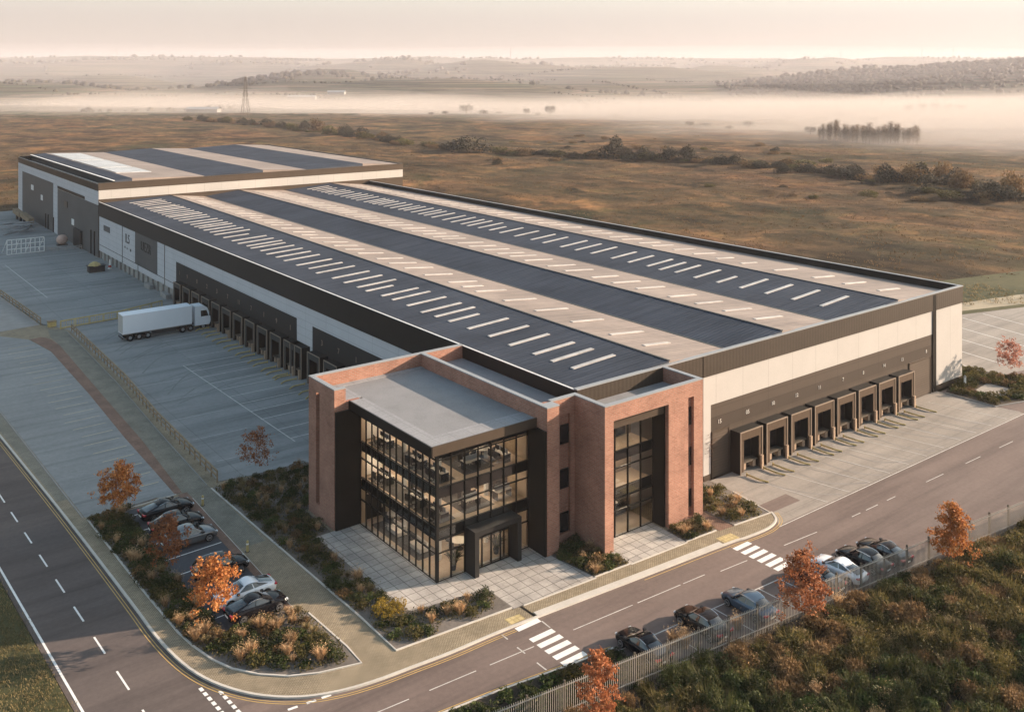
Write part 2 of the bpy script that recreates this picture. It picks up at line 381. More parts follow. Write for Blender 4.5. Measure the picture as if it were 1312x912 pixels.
def raw_mesh(name, V, F, mats, tint=None, mi=None, parent=None, smooth=False):
    """numpy mesh; F is an (n,k) array; tint a per-face value for the leaf colours"""
    me = bpy.data.meshes.new(name); V = np.asarray(V, np.float32); F = np.asarray(F, np.int32); k = F.shape[1]
    me.vertices.add(len(V)); me.vertices.foreach_set('co', V.ravel())
    me.loops.add(F.size); me.loops.foreach_set('vertex_index', F.ravel())
    me.polygons.add(len(F)); me.polygons.foreach_set('loop_start', np.arange(len(F), dtype=np.int32) * k)
    me.polygons.foreach_set('loop_total', np.full(len(F), k, np.int32))
    for m in (mats if isinstance(mats, (list, tuple)) else [mats]): me.materials.append(m)
    if mi is not None: me.polygons.foreach_set('material_index', np.asarray(mi, np.int32))
    if smooth: me.polygons.foreach_set('use_smooth', np.ones(len(F), bool))
    me.update(calc_edges=True)
    if tint is not None:
        a = me.attributes.new('tint', 'FLOAT', 'FACE'); a.data.foreach_set('value', np.asarray(tint, np.float32))
    ob = bpy.data.objects.new(name, me); col.objects.link(ob)
    if parent is not None: ob.parent = parent
    return ob
def text_mesh(body, size, mat, parent, origin, xdir, name='number', depth=.02):
    """lettering standing upright on a wall; xdir = reading direction"""
    cu = bpy.data.curves.new(name, 'FONT'); cu.body = body; cu.size = size; cu.extrude = depth; cu.align_x = 'CENTER'; cu.align_y = 'CENTER'
    tmp = bpy.data.objects.new(name, cu); col.objects.link(tmp)
    dg = bpy.context.evaluated_depsgraph_get(); me = bpy.data.meshes.new_from_object(tmp.evaluated_get(dg))
    bpy.data.objects.remove(tmp)
    xd = Vector(xdir).normalized(); zd = Vector((0, 0, 1)); nd = xd.cross(zd)
    mt = Matrix((xd, zd, nd)).transposed().to_4x4(); mt.translation = Vector(origin) - Vector(parent['_o'])
    me.transform(mt); me.materials.clear(); me.materials.append(mat)
    o = bpy.data.objects.new(name, me); col.objects.link(o); o.parent = parent; return o
# ================================================================== GROUND
def terrain():
    ds = np.concatenate([np.arange(-300, 60, 20.), np.arange(60, 640, 2.6), 640 * 1.018 ** np.arange(0, 122)])
    ts = np.linspace(-1.15, 1.15, 420)
    D, T = np.meshgrid(ds, ts, indexing='ij'); S = T * (np.abs(D) + 260)
    X = S * RV[0] + D * FV[0] + CAM[0]; Y = S * RV[1] + D * FV[1] + CAM[1]
    Z = ground_h(X, Y)
    V = np.stack([X, Y, Z], -1).reshape(-1, 3)
    nr_, nc = D.shape; i = np.arange(nr_ - 1)[:, None] * nc + np.arange(nc - 1)[None]
    F = np.stack([i, i + 1, i + nc + 1, i + nc], -1).reshape(-1, 4)
    m, nt, b = new_mat('open_country')
    # heath: rough grass in brown, straw and dull green patches
    big = noise(nt, coords(nt, (.011, .006, 1), rot=R(40)), 1., 6, .62)
    mid = noise(nt, coords(nt, (.10, .035, 1), rot=R(38)), 1., 6, .68)
    fin = noise(nt, coords(nt), .9, 6, .75)
    h = ramp(nt, big, [(.30, (.040, .044, .020)), (.42, (.072, .055, .031)), (.54, (.118, .074, .041)), (.62, (.073, .043, .025)), (.74, (.038, .027, .018))])
    pat = noise(nt, coords(nt, (.034, .022, 1), rot=R(40)), 1., 5, .6)
    h = mixc(nt, h, ramp(nt, pat, [(.34, (.20, .22, .20)), (.45, (.75, .77, .74)), (.55, (1.12, 1.06, 1.)), (.66, (1.95, 1.65, 1.35))]), .9, 'MULTIPLY')
    h = mixc(nt, h, ramp(nt, mid, [(.34, (.42, .44, .42)), (.5, (1, 1, 1)), (.66, (1.55, 1.45, 1.32))]), .9, 'MULTIPLY')
    h = mixc(nt, h, ramp(nt, fin, [(.32, (.62, .62, .62)), (.68, (1.3, 1.28, 1.25))]), .7, 'MULTIPLY')
    # farmland: fields of unequal size with darker hedges and woods between
    vz = coords(nt, (.0016, .0040, 1), rot=R(38)); 
    wp = N(nt, 'ShaderNodeTexNoise'); wp.inputs['Scale'].default_value = 1.2; nt.links.new(vz, wp.inputs['Vector'])
    va = N(nt, 'ShaderNodeVectorMath', operation='MULTIPLY_ADD'); va.inputs[1].default_value = (.45, .45, 0); nt.links.new(wp.outputs['Color'], va.inputs[0]); nt.links.new(vz, va.inputs[2])
    vo = N(nt, 'ShaderNodeTexVoronoi'); vo.feature = 'F1'; vo.inputs['Scale'].default_value = 1; nt.links.new(va.outputs[0], vo.inputs['Vector'])
    ve = N(nt, 'ShaderNodeTexVoronoi'); ve.feature = 'DISTANCE_TO_EDGE'; ve.inputs['Scale'].default_value = 1; nt.links.new(va.outputs[0], ve.inputs['Vector'])
    sp = N(nt, 'ShaderNodeSeparateColor'); nt.links.new(vo.outputs['Color'], sp.inputs[0])
    f = ramp(nt, sp.outputs[0], [(0, (.028, .04, .024)), (.2, (.085, .10, .055)), (.4, (.17, .125, .085)), (.55, (.035, .046, .03)), (.75, (.24, .17, .12)), (1, (.07, .05, .038))])
    wd = noise(nt, coords(nt, (.0022, .0055, 1), rot=R(38)), 1., 5, .6)
    f = mixc(nt, f, (.026, .03, .017), ramp(nt, wd, [(.50, (0, 0, 0)), (.55, (.92, .92, .92))]))
    f = mixc(nt, f, (.03, .034, .02), ramp(nt, ve.outputs['Distance'], [(.015, (.9, .9, .9)), (.04, (0, 0, 0))]))
    f = mixc(nt, f, ramp(nt, mid, [(.3, (.75, .75, .75)), (.7, (1.2, 1.2, 1.2))]), .7, 'MULTIPLY')
    at = N(nt, 'ShaderNodeAttribute', attribute_name='farmland')
    nt.links.new(mixc(nt, h, f, at.outputs['Fac']), b.inputs['Base Color'])
    b.inputs['Roughness'].default_value = .95; b.inputs['Specular IOR Level'].default_value = .1
    bump(nt, b, fin, 1., .9)
    o = raw_mesh('ground', V, F, m, smooth=True)
    a = o.data.attributes.new('farmland', 'FLOAT', 'POINT')
    a.data.foreach_set('value', sstep(900, 1150, D + 120 * (fbm(S / 200., D / 90.) - .5)).reshape(-1).astype(np.float32))
    structure(o)
terrain()

def flat(name, pts, z, mat, z0=None, label=None):
    return structure(MB().prism(pts, z - .22 if z0 is None else z0, z).build(name, mat))
KX = lambda y: -51.2 - .045 * y        # kerb of the main road
kerb_curve = [(-51.9, 11.4), (-51.75, 5.7), (-51.3, 1.3), (-50.4, -1.9), (-48.8, -4.7), (-46.7, -6.7), (-44.4, -7.8), (-41.9, -8.35),
              (-39.1, -8.6), (-36, -8.85), (-30.9, -9.0), (-18.6, -9.9), (-9, -10.55), (-6.9, -10.85), (-4.4, -11.0), (-2.9, -10.8), (-1.9, -10.35), (-1.35, -9.7), (-1.05, -9.2)]
left_kerb = [(KX(y), y) for y in (250, 130, 80, 54, 30)]
FENCE = lambda x: -18.2 - .118 * (x + 38.9)
flat('road', [(-55.8, -60), (64, -60), (64, -1.5), (-50, -1.5), (KX(250) + 2, 250), (-68.9, 250), (-60.6, 55)], 0, M['asphalt'])
flat('service_road', [(-50.6, -2), (-50.2, -4), (-49.4, -12.75), (-26.9, -15.4), (-26.9, -30), (64, -30), (64, -1.5), (-20, -1.5)], .004, M['service'], -.2)
flat('footpath', left_kerb + kerb_curve + [(-.3, -1.2), (-17, -1), (-17, 17), (-36, 27.5), (-38.75, 28), (-38.2, 48), (-37.3, 65), (-36.7, 97.5), (-39.8, 103), (-41.4, 130), (-44, 160), (-50, 250)], .10, M['block'], -.3)
flat('grey_footpath', [(KX(y) + .28, y) for y in (130, 80, 54, 33)] + [(-51.45, 33), (-52.25, 63), (-53.6, 101), (-55, 130)], .106, M['block_grey'], -.1)
flat('grey_path', [(-40.25, 95), (-40.2, 88.4), (-40.7, 73.5), (-41.2, 57.4), (-41.6, 43.5), (-42.5, 27.8), (-42.1, 26), (-42.15, 14), (-40, 14), (-39.98, 28), (-39.2, 46), (-38.3, 65.7), (-37.8, 81.7), (-37.5, 96.4), (-37.4, 97.4), (-39.6, 99.8)], .106, M['block_grey'], -.1)
flat('parking_plaza', [(-51.2, 28), (-52.2, 63), (-53.5, 100.2), (-46.2, 99.6), (-43.2, 95), (-41.95, 86.2), (-42.3, 63.4), (-42.9, 45.4), (-43.05, 34.3), (-43.2, 27.7), (-44.8, 28.1)], .112, M['plaza'], -.1)
flat('brown_paving_strip', [(-43.1, 95), (-41.9, 86.2), (-42.28, 63.4), (-42.88, 45.4), (-43.03, 34.3), (-43.15, 27.9), (-42.5, 27.8), (-41.6, 43.5), (-41.2, 57.4), (-40.7, 73.5), (-40.2, 88.4), (-40.5, 93), (-41.3, 95.4)], .118, M['block_red'], -.1)
flat('brown_paving_edge', [(-43, 27.6), (-43, 3.2), (-42.55, 3.2), (-42.1, 27.6)], .118, M['block_red'], -.1)
flat('gravel_pad', [(-53.8, 101.6), (-40.0, 103.4), (-41.5, 129.7), (-44, 170), (-56, 170)], .112, M['kerb_dark'], -.1)
flat('loading_yard', [(-37, 97), (-37.4, 65), (-38.3, 48), (-38.8, 28.2), (-36, 27.6), (-30, 27.3), (-30, 16), (-16, 16), (-16, 250), (-60, 250), (-50, 190), (-43.5, 160), (-41.2, 130), (-39.6, 104)], .02 + .09, M['yard'], -.1)
flat('apron', [(-.25, -1.2), (-.35, -4.4), (-1.0, -9.3), (-1.25, -9.75), (-1.8, -10.4), (-2.6, -11.15), (43.9, -11.5), (43.4, -8.0), (43.4, -.9)], .009, M['apron'], -.2)
flat('yard_patch', [(-.9, -7.6), (-1.0, -9.2), (3.2, -9.3), (3.3, -7.6)], .014, M['service'], -.1)
flat('parking_bay_surface', [(-47.9, 27.1), (-47.9, 3.0), (-43.02, 3.0), (-43.02, 27.1)], .118, M['bay'], -.1)
# paving round the office
flat('paving', [(-36.3, 11.9), (-36.2, 1.4), (-35.8, -2.9), (-29.5, -3.9), (-29.5, -7.35), (-21.6, -7.75), (-22.2, -3.2), (-22.2, 1), (-31, 1), (-31, 11.9)], .13, M['slab'], -.1)
flat('side_paving', [(-17.9, -7.95), (-11.5, -8.3), (-11.3, -3.5), (-17.9, -3.5)], .13, M['slab'], -.1)
flat('brown_path', [(-7.6, -6.2), (-6.2, -5.0), (-5.95, -8.9), (-7.7, -8.7)], .118, M['block_red'], -.1)
BEDS = {
 'corner': [(-51.1, 27.6), (-50.7, 11.9), (-50.4, 5.0), (-50.1, 2.7), (-49.6, .4), (-48.9, -1.4), (-47.7, -3.1), (-46.2, -4.5), (-44.5, -5.4), (-41.7, -6.2), (-41.6, -3.9), (-41.9, 1.6), (-42.5, 3.0), (-47.9, 3.0), (-47.9, 27.1), (-44.8, 28.1)],
 'office': [(-39.95, 27), (-29.8, 27.1), (-29.8, 17.2), (-34.8, 17.2), (-34.8, 11.9), (-36.3, 11.9), (-36.2, 1.4), (-35.8, -2.9), (-29.5, -3.9), (-29.5, -7.15), (-39.1, -6.4), (-39.1, -1.2)],
 'pier': [(-22.2, -3.2), (-21.6, -7.7), (-17.9, -7.95), (-17.9, -5.9), (-18.7, -5.9), (-18.7, -2.1), (-21.3, -2.1)],
 'pillar': [(-11.3, -5.85), (-11.45, -8.25), (-7.9, -8.5), (-7.2, -5.85)],
 'apron': [(-5.95, -4.4), (-5.9, -8.85), (-1.35, -9.3), (-.55, -4.4), (-.4, -1.3), (-5.95, -1.3)],
}
def offset_in(p, k):
    """points moved towards the centroid, for the planted area inside the gravel margin"""
    cx = sum(q[0] for q in p) / len(p); cy = sum(q[1] for q in p) / len(p)
    return [(cx + (x - cx) * k, cy + (y - cy) * k) for x, y in p]
for k, p in BEDS.items():
    flat('bed_gravel', p, .15, M['gravel'], -.1)
def inside(x, y, p):
    c = False; n = len(p); j = n - 1
    for i in range(n):
        if (p[i][1] > y) != (p[j][1] > y) and x < (p[j][0] - p[i][0]) * (y - p[i][1]) / (p[j][1] - p[i][1]) + p[i][0]: c = not c
        j = i
    return c
def edge_dist(x, y, p):
    best = 1e9; n = len(p)
    for i in range(n):
        a = p[i]; b = p[(i + 1) % n]; vx, vy = b[0] - a[0], b[1] - a[1]
        t = max(0, min(1, ((x - a[0]) * vx + (y - a[1]) * vy) / (vx * vx + vy * vy + 1e-9)))
        best = min(best, math.hypot(x - a[0] - t * vx, y - a[1] - t * vy))
    return best
def ribbon(mb, pts, w, z0, z1, m=0, off=0.):
    """a strip of width w following a polyline, pushed off its line by off"""
    P = [Vector((x, y)) for x, y in pts]; L, Rr = [], []
    for i, p in enumerate(P):
        t = (P[min(i + 1, len(P) - 1)] - P[max(i - 1, 0)]).normalized(); n = Vector((-t.y, t.x))
        L.append(p + n * (off + w / 2)); Rr.append(p + n * (off - w / 2))
    for i in range(len(P) - 1):
        q = [L[i], Rr[i], Rr[i + 1], L[i + 1]]; n = len(mb.v)
        mb.v += [(v.x, v.y, z0) for v in q] + [(v.x, v.y, z1) for v in q]
        for f in [(n + 4, n + 5, n + 6, n + 7), (n, n + 4, n + 7, n + 3), (n + 1, n + 2, n + 6, n + 5)] + ([(n, n + 1, n + 5, n + 4)] if i == 0 else []) + ([(n + 2, n + 3, n + 7, n + 6)] if i == len(P) - 2 else []):
            mb.f.append(f); mb.m.append(m)
def smooth_line(pts, n=4):
    out = []
    for i in range(len(pts) - 1):
        p0 = pts[max(i - 1, 0)]; p1 = pts[i]; p2 = pts[i + 1]; p3 = pts[min(i + 2, len(pts) - 1)]
        for k in range(n):
            t = k / n
            out.append(tuple(.5 * (2 * p1[j] + (p2[j] - p0[j]) * t + (2 * p0[j] - 5 * p1[j] + 4 * p2[j] - p3[j]) * t * t + (3 * p1[j] - p0[j] - 3 * p2[j] + p3[j]) * t ** 3) for j in (0, 1)))
    return out + [pts[-1]]
kc = smooth_line(left_kerb[1:] + kerb_curve, 4)
mb = MB(); ribbon(mb, kc, .18, -.2, .125); structure(mb.build('kerb', M['kerb']))
mb = MB()
for k, pts in (('corner', BEDS['corner'][:10] + BEDS['corner'][10:12]), ('office', [(-39.95, 27), (-39.1, -1.2), (-39.1, -6.4), (-29.5, -7.15)]), ('pier', [(-21.6, -7.72), (-17.9, -7.97)]),
               ('pillar', [(-11.45, -8.27), (-7.9, -8.52)]), ('apron', [(-5.9, -8.87), (-1.35, -9.32), (-.55, -4.4)])):
    ribbon(mb, pts, .13, 0, .175)
ribbon(mb, [(-28.6, -7.42), (-21.6, -7.86)], .13, 0, .14); ribbon(mb, [(-17.9, -8.07), (-11.5, -8.4)], .13, 0, .14)
ribbon(mb, [(-48.1, 27.4), (-43.1, 27.7)], .13, 0, .16); ribbon(mb, [(-42.1, 26), (-42.5, 3.0)], .05, 0, .126)
structure(mb.build('edging', M['kerb']))
mb = MB(); ribbon(mb, [(-51.35, 28), (-52.3, 63), (-53.6, 100.5)], .12, 0, .125); ribbon(mb, [(-37.55, 96.4), (-37.85, 81.7), (-38.3, 65.7), (-39.3, 46.3), (-40.02, 28)], .1, 0, .14)
structure(mb.build('grey_edging', M['kerb_dark']))
mb = MB(); ribbon(mb, [(-28.6, -8.83), (-18.6, -9.62), (-9.3, -10.25)], .5, .02, .128); structure(mb.build('wide_kerb', M['kerb']))
# south side of the service road: low kerb, strip of planting, rough bank beyond the fence
SK = [(-60, -11.9), (-48.5, -12.9), (-35.9, -14.2), (-30.8, -14.95), (-26.9, -15.4)]
flat('bank_soil', SK + [(-26.85, FENCE(-26.9) + .9), (-9, FENCE(-9) + .35), (60, FENCE(60) + .35), (70, -60), (-60, -60)], .11, M['soil'], -.2)
mb = MB(); ribbon(mb, SK, .15, -.1, .14); structure(mb.build('far_kerb', M['kerb']))
flat('verge', [(-120, -60), (-55.9, -60), (-58.5, 3), (-60.7, 55), (-66, 180), (-110, 180)], .07, M['verge'], -.3)

# ------------------------------------------------------------------ painted markings
mb = MB(); Z = .0095
def line(p, q, w, z=Z, m=0): ribbon(mb, [p, q], w, z - .004, z, m)
EX = lambda y: -58.25 - .042 * y
CX_ = lambda y: -54.95 - .038 * y
line((EX(-60) + .35, -60), (EX(60) + .35, 60), .16); line((EX(60) + .35, 60), (EX(200) + .35, 200), .16)
for k in range(-12, 60): 
    y = 38.6 - 5.05 * k if k >= 0 else 38.6 - 5.05 * k
    line((CX_(y), y), (CX_(y - 2.5), y - 2.5), .13)
SYL = lambda x: -11.75 - .055 * (x + 31.1) if x < -13 else -13.1 - .07 * (x + 13) if x < 0 else -14.1 - .02 * x
structure(mb.build('road_markings', M['paint'])); mb = MB()
for a, b in ((-39.5, -35.9), (-34.8, -31.1), (-27.6, -21.9), (-21.4, -16.9), (-16.6, -14.2), (-12.8, -9.7), (-5.2, -.9), (4.1, 5.4), (6.3, 8.2), (9.7, 11.1), (16.5, 19.7), (24, 27), (31, 34), (-44.2, -41)):
    line((a, SYL(a)), (b, SYL(b)), .075)
for x0, y0, x1, y1 in ((-32.05, -9.25, -32.05, -9.95), (-32.1, -13.3, -32.1, -14.3), (-28.7, -9.7, -28.75, -10.7), (-32.1, -11.1, -32.1, -12.0)): line((x0, y0), (x1, y1), .1)
structure(mb.build('service_road_markings', M['paint_soft'])); mb = MB()
for k in range(6): # broken give-way lines across the junction mouth
    line((-51.25 + .05 * k, -1.9 - .62 * k), (-51.22 + .05 * k, -2.3 - .62 * k), .24); line((-50.35 + .05 * k, -3.0 - .62 * k), (-50.32 + .05 * k, -3.4 - .62 * k), .24)
for a in (-47.6, -46.4, -45.4, -48.8): line((a, -7.42 - .12 * (a + 47.6)), (a + .62, -7.5 - .12 * (a + 47.6)), .2)
structure(mb.build('road_markings', M['paint']))
mb = MB()
line((-2.7, -11.35), (43.9, -11.62), .10, .0185)
for k in range(13):
    x = 3.7 + 3.55 * k
    if x < 43: line((x - .6, -2.6), (x + 1.25, -11.1), .075, .0185)
for k in range(12):  # bays along the fence
    x = -27.3 + 2.47 * k
    if k in (1, 2, 3, 4, 5, 6, 7): line((x, -15.75 - .062 * (x + 27)), (x + .05, FENCE(x) + .7), .1)
line((-27.3, -15.7), (-10.1, -16.75), .1); line((-24.2, -15.6), (-23.7, -16.1), .1)
structure(mb.build('apron_markings', M['paint_soft']))
mb = MB()
for kk_ in ([p for p in kc if p[0] < -30.7], [p for p in kc if p[0] > -9.1]):
    ribbon(mb, kk_, .06, .004, .0095, 0, -.36); ribbon(mb, kk_, .06, .004, .0095, 0, -.56)
ribbon(mb, [p for p in kc if -18.7 < p[0] < -8.9], .06, .004, .0095, 0, -.4)
ribbon(mb, SK, .07, .004, .0095, 0, .35); 
structure(mb.build('double_yellow_lines', M['yellow_line']))
def zebra(ys, x0, x1):
    mb = MB()
    for y in ys: mb.box(x0, x1, y - .5, y, .005, .0105)
    structure(mb.build('zebra_crossing', M['paint']))
zebra([-9.2, -10.85, -11.72, -12.58, -13.42, -14.25], -30.85, -28.75)
zebra([-11.3, -12.15, -12.98, -13.82, -14.66, -15.45], -9.1, -7.1)
flat('tactile_paving', [(-30.85, -8.0), (-29.55, -8.1), (-29.55, -8.85), (-30.85, -8.8)], .108, M['tactile'], -.1)
flat('tactile_paving', [(-9.0, -9.45), (-7.25, -9.55), (-7.25, -10.6), (-9.0, -10.45)], .108, M['tactile'], -.1)
flat('drain_slot', [(-28.95, -7.3), (-28.75, -7.3), (-28.7, -9.0), (-28.9, -9.0)], .112, M['black'], -.1)
mb = MB(); zl = .1165
def yl(p, q, w=.12): ribbon(mb, [p, q], w, zl - .004, zl)
yl((-29.0, 67.9), (-28.45, 33), .11)
for k in range(9): y = 67.7 - 3.25 * k; yl((-28.9 + .02 * k, y), (-20.6, y - .1))
for y in (37.5, 34.2): yl((-28.4, y), (-20.6, y - .1))
structure(mb.build('yard_markings', M['paint_soft']))
mb = MB()
for k in range(7): y = 71.2 + 3.4 * k; yl((-27.5, y), (-20.8, y), .1)
yl((-35.4, 161), (-34.9, 123), .12); yl((-35.4, 131.4), (-26, 128.4), .12)
for k in range(6): y = 110 + 7.5 * k; yl((-31, y), (-20.5, y + .6), .12)
for k in range(5): y = 33 + 7.3 * k; yl((-37.2 , y), (-31, y - .2), .06)
structure(mb.build('worn_yard_markings', M['paint_faint']))
mb = MB(); zl = .1205
for k in range(22):
    y = 31.5 + 2.85 * k
    yl((-46.6 - .25 * (k % 3), y), (-43.5 + .03 * k if k < 14 else -43.1, y + .15), .11)
structure(mb.build('worn_bay_lines', M['paint_tan']))
mb = MB(); zl = .1245
for y in (25.8, 22.4, 19.2, 15.9, 12.95, 9.0, 5.2): yl((-47.8, y - .1), (-43.1, y + .1), .1)
structure(mb.build('parking_bay_lines', M['paint']))
def stains(name, mat, items):
    mb = MB()
    for pts, w, z in items: ribbon(mb, smooth_line(pts, 5), w, z - .003, z)
    structure(mb.build(name, mat))
M['tyre_mark'] = plain('tyre_mark', (.175, .18, .178), .9, var=.3, scale=.4, kind='pos', fine=3)
M['tyre_mark_apron'] = plain('tyre_mark_apron', (.235, .218, .205), .9, var=.25, scale=.4, kind='pos', fine=3)
it = []
for k in range(9):
    y = 94 - 4.57 * k + rnd.uniform(-.6, .6)
    for s in (-1.0, 1.0):
        if rnd.random() < .8: it.append(([(-20.5, y + s), (-25, y + s + rnd.uniform(-.2, .2)), (-30, y + s - rnd.uniform(.5, 3)), (-34.5, y + s - rnd.uniform(3, 8))], rnd.uniform(.16, .3), .1125 + .0004 * len(it) % .002))
stains('tyre_marks', M['tyre_mark'], [(p, w, .1135 + .00025 * i) for i, (p, w, z) in enumerate(it)])
it = []
for k in range(8):
    x = 4.95 + 4.18 * k
    for s in (-1.0, 1.0):
        if rnd.random() < .85: it.append(([(x + s, -3.2), (x + s + .1, -6), (x + s + rnd.uniform(.3, 1.4), -9), (x + s + rnd.uniform(1.5, 4), -11.0)], rnd.uniform(.18, .34), 0))
stains('apron_tyre_marks', M['tyre_mark_apron'], [(p, w, .0125 + .0002 * i) for i, (p, w, z) in enumerate(it)])
# ------------------------------------------------------------------ ground east of the warehouse
flat('east_car_park', [(50.4, 2.2), (55.2, 2.2), (56, -3), (120, -14), (130, 12), (56, 26), (50.4, 26)], .02, M['apron'], -.2)
mb = MB(); zl = .0285
for k in range(6): yl((60 + 5.5 * k, 17.5 - .6 * k), (56 + 5.5 * k, -1), .12)
structure(mb.build('car_park_lines', M['paint']))
flat('east_verge', [(43.5, -2.2), (43.5, -8.4), (48.1, -9.7), (58, -7.5), (55.2, 2.0), (50.4, 2.0), (50.3, -1.3), (46, -1.3)], .12, M['soil'], -.2)
flat('planter_paving', [(47.1, -4.1), (51.2, -3.7), (51.5, -7.3), (46.6, -7.1)], .135, M['apron'], -.1)
mb = MB(); ribbon(mb, [(43.4, -2.2), (43.4, -8.45), (48.1, -9.8), (58, -7.6)], .15, -.1, .15); structure(mb.build('planter_kerb', M['kerb_dark']))
flat('sandy_path', [(50.4, 33.5), (75, 21), (130, 4), (131, 12), (84, 22), (50.4, 41)], .05, M['sandpath'], -.3)
flat('path_verge', [(50.3, 41), (84, 22), (131, 12), (132, 26), (90, 36), (50.3, 62)], .03, M['verge'], -.5)
flat('car_park_hedge_soil', [(50.4, 26.2), (56, 26.2), (80, 17.5), (130, 3), (130, 4), (75, 21), (50.4, 33.4)], .06, M['verge'], -.3)
# ================================================================== WAREHOUSE
WH = thing('warehouse', 'long flat warehouse with striped pitched roof and rows of truck docks', 'warehouse', (16, 78, 0))
X0, X1, Y0, Y1 = -17.5, 50.0, -1.0, 157.0
MB().box(X0 + .3, X1 - .3, Y0 + .3, Y1, .0, 11.2).build('core', M['concrete'], WH)
# front wall, panel by panel
mb = MB().box(-.9, .2, Y0, Y0 + .29, .55, 10.3).box(.2, 42.5, Y0, Y0 + .29, 7.35, 10.3).box(43.3, X1, Y0, Y0 + .29, .7, 10.3).box(X0 + .3, -.9, Y0 + .05, Y0 + .29, 0, 10.3)
mb.build('front_cladding', M['white_panel'], WH)
MB().box(-.9, .2, Y0 - .03, Y0 + .28, 0, .55).box(43.3, X1 + .02, Y0 - .04, Y0 + .28, 0, .7).box(X1 - .28, X1 + .04, Y0 + .28, Y1, 0, .7).build('plinth', M['bronze_flat'], WH)
MB().box(.2, 42.5, Y0 + .01, Y0 + .29, 6.05, 7.35).box(.2, 42.5, Y0 + .03, Y0 + .29, 0, 4.75).build('door_band', M['brown_band'], WH)
MB().box(.2, 42.5, Y0 + .0, Y0 + .29, 4.75, 6.05).build('number_band', M['brown_band2'], WH)
MB().box(42.5, 43.3, Y0 - .10, Y0 + .29, 0, 12.3).build('black_pier', M['black'], WH)
MB().box(X1 - .29, X1, Y0 + .29, Y1, .7, 10.3).build('side_cladding', M['white_panel'], WH)
for a, b in ((.45, 2.85), (37.1, 41.9)):
    s = MB().box(a, b, Y0 - .03, Y0 + .02, .15, 4.55).build('roller_shutter', M['shutter'], WH)
    MB().box(a - .14, a, Y0 - .08, Y0 + .02, 0, 4.7).box(b, b + .14, Y0 - .08, Y0 + .02, 0, 4.7).box(a, b, Y0 - .08, Y0 + .02, 4.55, 4.7).build('shutter_frame', M['bronze_flat'], s)
# parapet ring
MB().box(-.98, X1 + .06, Y0 - .09, Y0 + .3, 10.3, 12.42).box(X0 - .06, -.98, Y0 - .05, Y0 + .3, 10.3, 12.42).build('front_parapet', M['bronze'], WH)
MB().box(X0 - .09, X0 + .3, Y0 + .3, Y1, 9.3, 12.36).build('left_parapet', M['black'], WH)
MB().box(X1 - .3, X1 + .06, Y0 + .3, Y1, 10.3, 12.46).build('right_parapet', M['black'], WH)
MB().box(X0 - .12, X1 + .1, Y0 - .13, Y0 + .36, 12.42, 12.52).build('front_coping', M['coping'], WH)
MB().box(X0 - .1, X0 + .06, Y0 + .36, Y1, 12.36, 12.42).build('left_coping', M['white_trim'], WH)
MB().box(X1 - .33, X1 + .1, Y0 + .36, Y1, 12.46, 12.52).build('right_coping', M['coping'], WH)
# left wall
mb = MB(); L = X0
for y0, y1, z0, z1 in ((Y0 + .3, 20, 0, 9.3), (20, 51.4, 7.1, 9.3), (51.4, 56.2, 0, 9.3), (56.2, 105.8, 7.2, 9.3), (105.8, 116.4, 2.0, 9.3), (130.4, Y1, 1.75, 9.3), (116.4, 130.4, 1.9, 3.0)):
    mb.box(L, L + .29, y0, y1, z0, z1)
mb.build('left_cladding', M['grey_panel'], WH)
MB().box(L - .02, L + .29, 20, 51.4, 0, 7.1).box(L - .02, L + .29, 56.2, 105.8, 0, 7.2).build('dock_band', M['dark_band'], WH)
MB().box(L - .02, L + .29, 116.4, 130.4, 3.0, 9.3).build('sign_panel', M['hall_dark'], WH)
mb = MB()
for k in range(17): MB().box(L - .05, L + .28, 107.2 + 3.05 * k, 107.5 + 3.05 * k, 0, 1.78).build('undercroft_post', M['kerb_dark'], WH)
for y in (108.5, 118.2): MB().box(L - .9, L - .06, y, y + 3.4, 0.1, .9).build('loading_step', M['kerb_dark'], WH)
MB().box(L - .06, L + .2, 128.3, 128.5, 1.9, 3.2).box(L - .05, L, 105.9, Y1, 3.05, 3.12).build('seam_trim', M['black'], WH)
tv = MB().box(L - .06, L, 148.5, 153.3, 6.6, 7.8).build('wall_vent', M['hall_dark'], WH)
# roof: three pitched bays
RZ, VZ = 12.72, 11.82
YA, YB = Y0 + .3, Y1
BN = [X0 + .3, -5.5, 4.4, 12.1, 22.6, 35.0, X1 - .3]; BF = [X0 + .3, -2.0, 6.0, 14.2, 26.0, 38.4, X1 - .3]   # slope edges at the front and at the hall
def bx_(k, y): return BN[k] + (BF[k] - BN[k]) * (y - YA) / (YB - YA)
def zr(x, y):
    e = [bx_(k, y) for k in range(7)]
    return float(np.interp(x, e, [VZ + .25, RZ, VZ, RZ, VZ, RZ, VZ - .25]))
slopes = []
NY = 8
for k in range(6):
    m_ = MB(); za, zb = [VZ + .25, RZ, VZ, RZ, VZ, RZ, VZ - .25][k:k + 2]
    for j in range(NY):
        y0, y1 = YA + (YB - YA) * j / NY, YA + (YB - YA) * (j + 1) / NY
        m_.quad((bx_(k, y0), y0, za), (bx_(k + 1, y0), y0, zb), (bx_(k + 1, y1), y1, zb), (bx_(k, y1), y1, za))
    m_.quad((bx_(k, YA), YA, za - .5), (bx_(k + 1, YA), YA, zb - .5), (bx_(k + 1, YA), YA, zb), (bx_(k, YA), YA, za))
    slopes.append(tag(m_.build('roof_slope', M['roof_dark'] if k % 2 == 0 else M['roof_light'], WH), 'slate grey roof slope, shade in its colour' if k % 2 == 0 else 'pale buff roof slope, sunlight in its colour'))
mb = MB()
for k in (1, 3, 5): mb.bar((BN[k], YA, RZ + .01), (BF[k], YB, RZ + .01), .26, .1)
mb.build('ridge_cap', M['black'], WH)
mb = MB()
